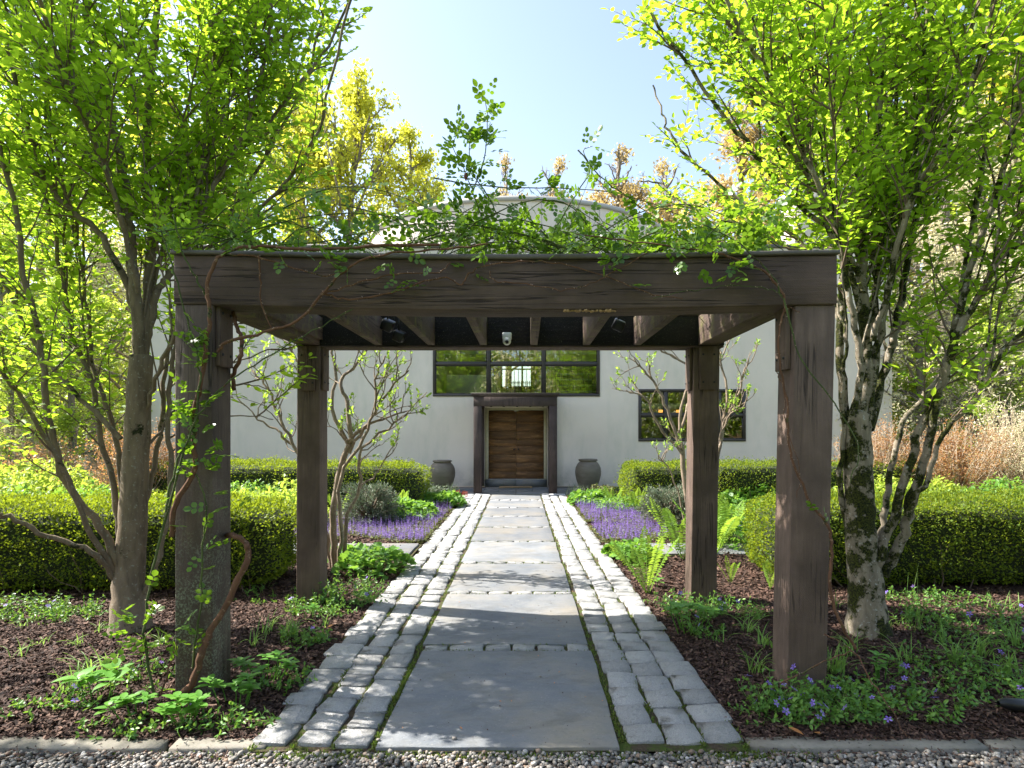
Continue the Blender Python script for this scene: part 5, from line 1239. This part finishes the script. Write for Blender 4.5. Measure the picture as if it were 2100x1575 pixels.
TU = [ # px, py, height, blades, label
 (140, 1415, .20, 12, 'sparse arching grassy tuft in the mulch low on the left'), (172, 1395, .24, 16, 'arching broad bladed tuft left of the hellebore like leaves'),
 (225, 1385, .22, 14, 'arching tuft just right of the broad bladed one at the left'), (38, 1350, .15, 9, 'small grass tuft at the left edge of the mulch'),
 (45, 1290, .12, 7, 'thin grass tuft at the far left near the periwinkle'), (200, 1295, .11, 8, 'small grass tuft left of the hornbeam base'),
 (160, 1322, .12, 10, 'short green sprig tuft between hornbeam base and left edge'), (80, 1325, .12, 8, 'short tuft in the left mulch beneath the long branch'),
 (595, 1310, .19, 34, 'dense narrow grass tuft between the two left posts'), (550, 1300, .20, 14, 'loose arching tuft right of the front left post'),
 (525, 1325, .16, 12, 'arching tuft close to the front left post inner side'), (665, 1285, .15, 9, 'small tuft at the path edge near the left rear post'),
 (545, 1215, .16, 8, 'thin tuft beneath the end of the left hedge'), (335, 1330, .17, 10, 'tuft just left of the front left post'),
 (1530, 1300, .22, 16, 'upright tuft left of the front right post'), (1550, 1270, .20, 16, 'fine tuft behind the front right post'), (1545, 1385, .20, 14, 'low arching broad blade tuft left of the front right post base'),
 (1480, 1320, .15, 5, 'three blade tuft in open mulch by the right path edge'), (1570, 1330, .22, 16, 'arching tuft touching the front right post'),
 (1720, 1390, .26, 26, 'thick tuft right of the front right post base'), (1745, 1345, .24, 20, 'tuft below the mossy hornbeam trunk left side'), (1715, 1250, .18, 12, 'tuft behind the front right post near the hedge'),
 (1818, 1290, .16, 10, 'small tuft right of the mossy hornbeam base'), (1855, 1360, .24, 12, 'wide arching pale tuft right of the mossy trunk'),
 (1930, 1320, .20, 8, 'broad bladed sprout in the right mulch'), (1965, 1365, .24, 26, 'dense arching tuft in the right periwinkle'), (2010, 1345, .24, 24, 'arching tuft at the right beside the dense one'),
 (2060, 1385, .26, 24, 'arching tuft near the right edge of the photo'), (2085, 1330, .22, 18, 'tuft at the right edge before the hedge'), (2040, 1250, .18, 14, 'tuft in sunlit mulch at the foot of the right hedge'), (2078, 1255, .18, 12, 'last sunlit tuft at the right edge near the hedge foot'),
 (1330, 1235, .10, 6, 'tiny tuft below the upright fern'),
]
for i, (px, py, h, n, lb) in enumerate(TU):
    g = G(px, py); tuft(g[0], g[1], h, n, lb, 200 + i, w=.0045 if h > .18 else .003)
for px, py, nm in ((1865, 1285, 'left'), (1885, 1298, 'right')):
    g = G(px, py); tuft(g[0], g[1], .46, 5, 'tall thin upright reed like shoots right of the mossy trunk, %s bunch' % nm, 240 + px, w=.0028, arch=(.02, .2), r=.03)
for i, (px, d, lb) in enumerate(((885, 14.9, 'narrow leafed tuft at the foot of the left urn'), (928, 15.2, 'narrow leafed tuft between left urn and path'), (1178, 15.0, 'narrow leafed tuft between right urn and path'), (1190, 14.7, 'second narrow leafed tuft before the right urn'))):
    tuft((px - CX) / F * d, d, .36, 60, lb, 260 + i, w=.005, arch=(.05, .5), r=.18, mat=yew_leaf)

# periwinkle patches with violet flowers
def petal_flower():
    V = []; Fq = []
    for k in range(5):
        a = 2 * math.pi * k / 5; c_, s_ = math.cos(a), math.sin(a); L = [(0, .08, 0), (.30, .42, .06), (.34, .92, .02), (-.10, 1.0, .02), (-.16, .5, .06)]; b0 = len(V)
        for x, y, z in L: V.append((x * c_ - y * s_, x * s_ + y * c_, z))
        Fq.append((b0, b0 + 1, b0 + 2, b0 + 3, b0 + 4))
    return np.array(V), np.array(Fq)
PF = petal_flower(); FMESH = MB().add(*PF).mesh('flower', purple_fl)
def periwinkle(x, y, rx, ry, h, ns, nf, label, seed, leafn=9, lsz=.034):
    global rng; rng = np.random.default_rng(seed); z0 = mz(x, y) if y < 9 else gz(y); t = empty('periwinkle', (x, y, z0), label, 'plant'); b = MB(); st = MB(); tops = []
    for i in range(ns):
        a = rng.uniform(0, 2 * math.pi); r = math.sqrt(rng.random()); p = np.array([math.cos(a) * r * rx, math.sin(a) * r * ry, -.01]); L = rng.uniform(.6, 1.2) * h * 1.5
        P = walk(p, (math.cos(a) * .8, math.sin(a) * .8, rng.uniform(.6, 1.6)), L, 5, .28, .03); P[:, 2] = np.maximum(P[:, 2], .008); st.add(*tube(P, [.0016] * len(P), 3, False))
        for j in range(leafn // 2):
            u = (j + .7) / (leafn // 2); q, d = at(P, min(u, .999)); hh = unit(np.cross(d, rv(1)));
            for s in (-1, 1): b.add(*scatter(*LEAF4, [q], [d * .5 + hh * s], [np.cross(d * .5 + hh * s, hh * s * .2 + d) + np.array([0, 0, 1.2])], [lsz * rng.uniform(.7, 1.15)]))
        tops.append(P[-1])
    b.build('foliage', vinca_leaf, t, kind='stuff'); st.build('runner', vinca_leaf, t, kind='stuff')
    for i in range(nf):
        p = tops[rng.integers(0, len(tops))] + np.array([rng.normal(0, .01), rng.normal(0, .01) - .01, .012]); o = bpy.data.objects.new('flower', FMESH); link(o, t); s = rng.uniform(.016, .024); o.location = p; o.scale = (s, s, s); o.rotation_euler = (rng.uniform(.3, 1.2), rng.uniform(-.5, .5), rng.uniform(0, 6))
PW = [ # px, py, rx, ry, h, stems, flowers
 (1670, 1468, .34, .10, .13, 120, 26, 'periwinkle clump full of violet flowers at the foot of the front right post'), (1610, 1445, .10, .08, .12, 26, 3, 'periwinkle sprigs left of the front right post foot'),
 (1420, 1262, .22, .22, .14, 70, 4, 'periwinkle clump by the path before the right rear post'), (1445, 1300, .12, .14, .09, 26, 3, 'thin periwinkle trail in open mulch left of the front right post'),
 (1505, 1262, .22, .2, .10, 46, 4, 'periwinkle patch between the right rear and front posts'), (1900, 1460, .30, .12, .08, 44, 3, 'thin periwinkle trail along the right kerb'),
 (2010, 1300, .55, .45, .13, 150, 6, 'wide periwinkle patch at the right before the hedge'), (1980, 1395, .45, .25, .12, 110, 6, 'periwinkle patch with violet flowers at the lower right'), (2080, 1440, .25, .12, .08, 26, 2, 'small periwinkle trail at the lower right corner'),
 (1800, 1430, .25, .15, .09, 36, 2, 'loose periwinkle trail right of the front right post'), (1900, 1235, .5, .2, .09, 60, 4, 'sunlit periwinkle at the foot of the right hedge'), (1740, 1440, .12, .10, .09, 20, 1, 'periwinkle sprig right of the violet clump'),
 (55, 1262, .50, .28, .12, 150, 3, 'silvery green periwinkle patch at the left edge by the hedge'), (150, 1270, .2, .15, .08, 26, 1, 'thin periwinkle trail left of the hornbeam base'),
 (710, 1232, .26, .24, .16, 100, 5, 'periwinkle clump at the foot of the left rear post'), (650, 1255, .28, .16, .10, 60, 3, 'low periwinkle between left rear post and path'), (625, 1320, .16, .12, .09, 34, 3, 'periwinkle with two violet flowers by the narrow grass tuft'),
 (575, 1225, .4, .3, .06, 30, 2, 'sparse periwinkle sprigs in mulch between the left posts'), (200, 1440, .30, .14, .08, 36, 4, 'sparse flowering periwinkle low on the left'), (300, 1390, .16, .1, .10, 26, 3, 'periwinkle sprigs among the rose canes left of the front post'),
 (250, 1500, .22, .06, .06, 22, 0, 'tiny blue green periwinkle sprigs near the left kerb'), (450, 1490, .22, .06, .09, 34, 1, 'periwinkle sprigs under the front left post plants'), (60, 1470, .25, .08, .05, 16, 0, 'lone seedling sprigs near the left kerb'), (580, 1400, .14, .12, .08, 24, 1, 'pale periwinkle sprigs by the path edge right of the whorled plants'),
]
for i, (px, py, rx, ry, h, ns, nf, lb) in enumerate(PW):
    g = G(px, py); periwinkle(g[0], g[1], rx, ry, h, ns, nf, lb, 300 + i, lsz=.032)

# whorled broad leaf plants: every leaf a part
def whorl(px, py, rx, ry, h, n, label, seed, lsz=.075, k=7, up=.5):
    r = np.random.default_rng(seed); g = G(px, py); z0 = mz(g[0], g[1]); t = empty('whorled_leaf_plant', (g[0], g[1], z0), label, 'plant'); lm = MB().add(*fine_leaf(.31, .05, .22, 5)).mesh('leaf', whorl_leaf, True); st = MB()
    for i in range(n):
        x, y = r.uniform(-rx, rx), r.uniform(-ry, ry); hh = h * r.uniform(.65, 1.15); tp = np.array([x * 1.15, y * 1.15 - .02, hh]); st.add(*tube([(x * .7, y * .7, -.01), (x, y, hh * .55), tp], [.004, .0035, .0025], 4, False)); a0 = r.uniform(0, 6)
        for q in range(k):
            a = a0 + 2 * math.pi * q / k + r.uniform(-.2, .2); el = up * r.uniform(.2, 1.3); D = np.array([math.cos(a), math.sin(a), el]); s = lsz * r.uniform(.7, 1.15)
            o = bpy.data.objects.new('leaf', lm); link(o, t); o.matrix_local = mat_basis(tp + np.array([0, 0, -.012 * (q % 3)]), D, np.array([-math.cos(a) * el, -math.sin(a) * el, 1.0]), s)
    st.build('stem', whorl_leaf, t, kind='stuff')
whorl(385, 1478, .15, .07, .13, 8, 'bright whorled leaf plant at the foot of the front left post', 401)
whorl(285, 1475, .10, .06, .13, 5, 'whorled leaf plant left of the front left post', 402)
whorl(480, 1450, .13, .06, .15, 7, 'whorled leaf plant leaning right of the front left post', 403)
whorl(535, 1400, .14, .08, .17, 8, 'tallest whorled leaf plant nearer the path on the left', 404)
whorl(200, 1440, .14, .08, .17, 5, 'darker pointed leaf plant with long leaves at the lower left', 405, .11, 6)
whorl(1420, 1290, .22, .16, .20, 9, 'pointed leaf whorled plant by the path before the right rear post', 406, .10, 6)
whorl(640, 1270, .08, .08, .10, 3, 'small whorled sprig before the left rear post', 407, .055, 6)
whorl(1345, 1205, .05, .05, .12, 1, 'single whorled sprout right of the upright fern', 408, .07, 6)
whorl(1660 + 150, 1400, .09, .06, .16, 4, 'round leafed sprig right of the front right post foot', 409, .06, 5)
# leaf litter, twigs and stray pebbles on the paving
fl = MB().add(*fine_leaf(.35, .12, -.1, 5)).mesh('leaf', orange_leaf, True)
for i, (px, py, s, lab) in enumerate([(1648, 1512, .075, 'orange dead oak leaf on the right kerb beneath the violet flowers'), (1672, 1506, .05, 'smaller orange dead leaf against the right kerb'), (672, 1290, .05, 'orange dead leaf in the mulch by the left rear post')]):
    g = G(px, py); o = tag(bpy.data.objects.new('fallen_leaf', fl), lab, 'leaf'); link(o); o.location = (g[0], g[1], .012 if py > 1400 else mz(g[0], g[1]) + .02); o.scale = (s, s, s); o.rotation_euler = (.2, .1, 1.1 + i * 2)
g_ = np.random.default_rng(5); n = 90; P = np.stack([pc(4) + g_.uniform(-.6, .6, n), g_.uniform(3.05, 7.2, n), np.full(n, .006)], 1); D = g_.normal(size=(n, 3)); D[:, 2] = 0
tag(MB().add(*scatter(IV, IF, P, D, np.tile([0, 0, 1.], (n, 1)), g_.uniform(.002, .0045, n))).build('grit', chips_m), 'specks of grit and bark scattered on the slabs', kind='stuff')
n = 26; P = np.stack([pc(4) + g_.uniform(-.6, .6, n), g_.uniform(3.1, 6.6, n), np.full(n, .008)], 1); D = g_.normal(size=(n, 3)); D[:, 2] = .05
tag(MB().add(*scatter(*LEAF4, P, D, np.tile([0, 0, 1.], (n, 1)) + g_.normal(0, .2, (n, 3)), g_.uniform(.008, .024, n)[:, None] * np.array([.8, 1, 1]))).build('leaf_litter', orange_leaf), 'tiny dry bud scales and leaf bits lying on the slabs', kind='stuff')
for px, py, s, lab in ((932, 1517, .016, 'small grey pebble lying on the front edge of the nearest slab'), (1108, 1390, .010, 'tiny dark pebble near the middle of the nearest slab'), (776, 1520, .013, 'pale pebble at the lower left corner of the nearest slab')):
    g = G(px, py); o = tag(MB().add(IV * np.array([s, s * .8, s * .55]), IF).build('pebble', pebble_m, None, smooth=True, loc=(g[0], g[1], .008)), lab, 'pebble')

# ------------------------------------------------------------------ climbing roses
def rose(name_label, base, canes, extra, seed, nlf, region):
    global rng; rng = np.random.default_rng(seed); t = empty('climbing_rose', tuple(base), name_label, 'climbing plant'); b0 = np.array(base, float); th = MB(); leaves = []; allc = []
    for pts, r0, r1, mt in canes:
        P = smooth_line(pts, 5, .004); rr = np.linspace(r0, r1, len(P)) * (1 + rng.normal(0, .05, len(P))); MB().add(*tube(P - b0, rr, 7)).build('cane', mt, t, smooth=True); allc.append((P, r0, r1))
    tw = MB()
    for P, r0 in extra:
        tw.add(*tube(P - b0, np.linspace(r0, r0 * .4, len(P)), 5)); allc.append((P, r0, r0 * .4))
    for P, r0, r1 in allc:
        L = plen(P)
        if r0 < .013:
            for i in range(int(L * 26)):
                u = rng.random() * .98; p, d = at(P, u); h = unit(np.cross(d, rv(1))); rr = r0 + (r1 - r0) * u; q = p + h * rr * .7; V = np.array([q - d * .0035, q + d * .0035, q + np.cross(d, h) * .0022, p + h * (rr + rng.uniform(.004, .009)) - d * .003]); th.add(V - b0, [(0, 1, 3), (1, 2, 3), (2, 0, 3)])
    tw.build('shoot', cane_g, t, smooth=True, kind='stuff'); th.build('thorn', thorn_m, t, kind='stuff')
    for c, m in region(allc):   # (point, direction) of each compound leaf
        d = unit(m); ax = unit(d + rv(.4) + np.array([0, 0, .1])); L = rng.uniform(.06, .11); h = unit(np.cross(ax, np.array([0, 0, 1.]) + rv(.5))); nn = unit(np.cross(h, ax)); s0 = rng.uniform(.030, .048)
        leaves.append((c + ax * L, ax, nn, s0 * 1.1))
        for f in (.45, .8):
            for s in (-1, 1): leaves.append((c + ax * L * f, unit(ax * .45 + h * s + rv(.1)), nn, s0 * rng.uniform(.8, 1)))
    P, D, Nn, s = [np.array([l[i] for l in leaves]) for i in range(4)]
    o = np.argsort(P[:, 1] / s + rng.uniform(0, 40, len(P))); lm = MB().add(*fine_leaf(.36, .05, .08, 5)).mesh('leaf', rose_leaf, True)
    for i in o[:nlf]: ob = bpy.data.objects.new('leaf', lm); link(ob, t); ob.matrix_local = mat_basis(P[i] - b0, D[i], Nn[i], s[i])
    if len(o) > nlf: MB().add(*scatter(*LEAFR, P[o[nlf:]] - b0, D[o[nlf:]], Nn[o[nlf:]], s[o[nlf:]])).build('foliage', rose_leaf, t, kind='stuff')
    return t
fd = 3.625  # just in front of the front beam and posts
def L_(pts, d0=fd, d1=None): return path_px(pts, d0, d0 if d1 is None else d1)
rb = G(368, 1432)
canes = [
 (L_([(366, 1434), (398, 1392), (418, 1330), (430, 1295), (462, 1245), (492, 1180), (510, 1140), (503, 1112), (480, 1098)], 3.54, 3.62) + L_([(462, 1092), (450, 1060)], 3.93, 3.95), .021, .015, cane_m),
 (L_([(480, 800), (478, 770)], 3.93) + L_([(492, 735), (496, 700), (484, 665), (478, 640)], 3.60, 3.8), .013, .011, cane_m),
 (L_([(352, 1100), (362, 1030), (398, 960), (398, 900), (400, 840), (418, 760), (424, 700), (432, 640), (424, 590), (436, 548), (460, 518), (520, 506), (640, 512), (760, 505), (900, 502)], 3.60, 3.56), .016, .008, cane_m),
 (L_([(446, 722), (470, 700), (540, 680), (610, 656), (660, 603), (690, 570), (740, 536), (800, 520), (900, 512), (1000, 500)], 3.60, 3.56), .010, .005, cane_m),
 (L_([(660, 605), (700, 592), (760, 572), (820, 562), (900, 557), (924, 538)], 3.60), .005, .003, cane_m),
 (L_([(663, 600), (704, 614), (760, 608), (830, 592), (880, 574), (920, 572), (948, 582), (962, 560), (1000, 543), (1080, 536), (1150, 541), (1240, 565), (1300, 590), (1350, 606), (1400, 612)], 3.61, 3.62), .006, .0025, cane_m),
 (L_([(1005, 556), (1016, 576), (1080, 582), (1150, 594), (1200, 585), (1250, 562), (1310, 528), (1340, 510)], 3.62), .0035, .0025, cane_m),
 (L_([(530, 524), (535, 580), (534, 620), (556, 672)], 3.60, 3.62), .006, .004, cane_m),
 (L_([(455, 522), (520, 525), (590, 545), (660, 565), (705, 560)], 3.60), .006, .003, cane_m),
 (L_([(395, 1370), (410, 1250), (418, 1120), (424, 1040), (400, 970)], 3.56, 3.6), .0065, .004, cane_g),
 (L_([(340, 1050), (350, 990), (372, 930), (410, 850), (460, 790), (540, 738), (640, 678), (724, 634)], 3.5, 3.62), .007, .003, cane_g),
 (L_([(315, 1420), (298, 1300), (312, 1180), (352, 1010), (385, 905), (410, 800), (402, 720), (380, 640), (352, 540), (330, 470)], 3.52, 3.60), .008, .004, cane_g),
 (L_([(330, 1425), (348, 1370), (362, 1320)], 3.50), .006, .003, cane_m),
 (L_([(424, 610), (400, 570), (376, 520), (355, 440)], 3.6, 3.5), .006, .004, cane_g),
]
# arching shoots above the beam
global_rng = np.random.default_rng(77); extra = []
def arc(p, q, sag, n=12):
    p, q = np.array(p), np.array(q); t = np.linspace(0, 1, n)[:, None]; P = p * (1 - t) + q * t; P[:, 2] += (np.sin(np.pi * t[:, 0]) ** .9) * sag; return P + np.cumsum(global_rng.normal(0, .010, P.shape), 0)
for i in range(64):
    x0 = global_rng.uniform(-2.0, 1.3); y0 = global_rng.uniform(3.66, 4.9); d = global_rng.choice([-1, 1]) * global_rng.uniform(.5, 1.7); x1 = min(1.55, max(-2.2, x0 + d)); y1 = y0 + global_rng.uniform(-.3, .5)
    z0 = 2.64; extra.append((arc((x0, y0, z0), (x1, max(3.62, y1), z0 + global_rng.uniform(-.02, .12)), global_rng.uniform(.05, .34)), global_rng.uniform(.003, .0065)))
for i in range(120): # short side shoots
    x0 = global_rng.uniform(-2.0, 1.35); y0 = global_rng.uniform(3.64, 4.8); extra.append((walk((x0, y0, 2.64 + global_rng.uniform(0, .12)), (global_rng.normal(0, .7), global_rng.normal(0, .3), .8), global_rng.uniform(.1, .34), 5, .2, .0), .0022))
tall = [L_([(1000, 500), (985, 440), (965, 385), (950, 340), (930, 300), (946, 250)], 3.75), L_([(968, 400), (992, 330), (1000, 250), (996, 200)], 3.75), L_([(1020, 440), (1000, 400), (968, 350), (962, 290), (975, 262)], 3.78),
 L_([(1120, 500), (1180, 400), (1210, 350), (1196, 310), (1215, 300)], 3.8), L_([(890, 365), (960, 378), (1040, 386), (1130, 386), (1240, 392), (1340, 420), (1450, 470)], 3.7), L_([(1185, 308), (1230, 360), (1280, 400), (1350, 450), (1420, 500)], 3.72),
 L_([(450, 505), (560, 440), (680, 385), (800, 395), (900, 440), (960, 500)], 3.7), L_([(440, 500), (600, 450), (760, 440), (900, 470), (1000, 505)], 3.7), L_([(395, 500), (460, 430), (560, 385), (700, 390)], 3.7), L_([(700, 420), (780, 440), (850, 470)], 3.7)]
extra += [(smooth_line(p, 4, .003), .0045) for p in tall]
def region_top(allc):
    out = []
    for P, r0, r1 in allc:
        L = plen(P)
        for i in range(int(L * 15)):
            u = rng.uniform(.05, 1); p, d = at(P, min(u, .999))
            px_, py_ = project(p)
            if p[2] < 2.58:
                if not ((r0 < .0085 and px_ < 440 and p[2] < 2.2 and rng.random() < .62) or rng.random() < .05): continue
            if p[2] >= 2.58 and py_ > 505 and rng.random() < .5: continue
            if py_ < 370 and not (930 < px_ < 1290): continue
            out.append((p, unit(d + rv(.8))))
    for P in [smooth_line(q, 4) for q in (tall[0], tall[1], tall[2])]:
        for i in range(17): u = rng.uniform(.25, 1); p, d = at(P, min(u, .999)); out.append((p, unit(d + rv(.8))))
    for px, py, n in ((832, 585, 5), (800, 552, 3), (660, 540, 5), (720, 540, 5), (560, 535, 3), (1255, 550, 4), (1420, 548, 3), (1510, 560, 4), (1000, 518, 3), (1180, 512, 4)):
        for k in range(n): out.append((W(px + rng.normal(0, 9), py + rng.normal(0, 9) - 8, 3.59), np.array([rng.normal(0, .5), -.4, -.5])))
    for px, py, n in ((400, 700, 8), (420, 730, 6), (385, 820, 9), (415, 930, 9), (400, 860, 6), (440, 1020, 4), (410, 960, 6)):
        for k in range(n): out.append((W(px + rng.normal(0, 20), py + rng.normal(0, 18), 3.60), np.array([rng.normal(0, .7), -.5, .1])))
    for px, py, n in ((262, 1290, 8), (290, 1330, 7), (372, 1310, 6), (255, 1320, 4), (295, 1250, 3)):
        for k in range(n): out.append((W(px + rng.normal(0, 14), py + rng.normal(0, 12), 3.55), np.array([rng.normal(0, .7), -.5, .1])))
    return out
rose('old climbing rose with thick brown canes, arching leafy from the left post over the beam', rb, canes, extra, 501, 300, region_top)
# its fading flower bud hanging in the sky
p = W(955, 355, 3.70); V, Fq = tube([p, p + np.array([0, 0, -.02]), p + np.array([.002, 0, -.045])], [.006, .011, .004], 7)
MB().add(V - np.array(rb), Fq).build('rose_hip', red_leaf, bpy.data.objects['climbing_rose'])
# right rose
rb2 = G(1752, 1330)
canes2 = [
 (L_([(1755, 1330), (1712, 1250), (1702, 1180), (1706, 1110), (1690, 1065), (1668, 1040), (1640, 980), (1618, 910), (1616, 830), (1600, 760), (1598, 680), (1610, 630)], 3.56, 3.60), .010, .006, cane_m),
 (L_([(1612, 640), (1604, 600), (1570, 560), (1520, 535), (1470, 520), (1400, 508), (1300, 495), (1180, 480)], 3.59, 3.62), .008, .004, cane_m),
 (L_([(1607, 612), (1640, 730), (1700, 812), (1744, 880), (1760, 930), (1744, 990)], 3.58, 3.5), .005, .003, cane_g),
 (L_([(1600, 600), (1560, 590), (1500, 585), (1440, 592), (1400, 598), (1340, 612)], 3.60), .003, .002, cane_g),
 (L_([(1605, 610), (1580, 560), (1540, 520), (1500, 490), (1440, 460)], 3.60), .005, .003, cane_g),
 (L_([(1690, 1300), (1750, 1335), (1790, 1400), (1830, 1460), (1860, 1510)], 3.45, 3.15), .004, .0025, cane_m),
 (L_([(1600, 1402), (1650, 1378), (1700, 1352), (1748, 1335)], 3.40), .0045, .003, cane_m),
 (L_([(1640, 640), (1600, 625), (1560, 632), (1500, 618)], 3.62, 3.9), .003, .002, cane_m),
 (L_([(1590, 760), (1610, 800), (1608, 860), (1640, 960), (1634, 1020)], 3.62), .003, .002, cane_m),
]
extra2 = [(smooth_line(L_([(1430, 505), (1500, 440), (1560, 420), (1620, 450)], 3.75), 4), .004), (smooth_line(L_([(1350, 500), (1420, 430), (1500, 400)], 3.9), 4), .004), (smooth_line(L_([(1200, 500), (1300, 440), (1420, 420), (1540, 470), (1600, 510)], 3.8), 4), .0045)]
for i in range(46):
    x0 = global_rng.uniform(.5, 1.7); y0 = global_rng.uniform(3.66, 5.2); extra2.append((walk((x0, y0, 2.64), (global_rng.normal(0, .9), global_rng.normal(0, .4), .6), global_rng.uniform(.25, .8), 8, .16, -.04), global_rng.uniform(.0025, .005)))
def region_r(allc):
    out = []
    for P, r0, r1 in allc:
        for i in range(int(plen(P) * 20)):
            u = rng.uniform(.05, 1); p, d = at(P, min(u, .999))
            if p[2] < 2.62 and rng.random() > .02: continue
            if project(p)[1] < 375: continue
            out.append((p, unit(d + rv(.8))))
    for px, py, n in ((1400, 540, 3), (1500, 560, 4), (1250, 545, 3), (1425, 510, 4), (1520, 530, 3)):
        for k in range(n): out.append((W(px + rng.normal(0, 12), py + rng.normal(0, 12) - 8, 3.60), np.array([rng.normal(0, .5), -.4, -.3])))
    return out
rose('thin thorny climbing rose trained up the front right post', rb2, canes2, extra2, 502, 200, region_r)
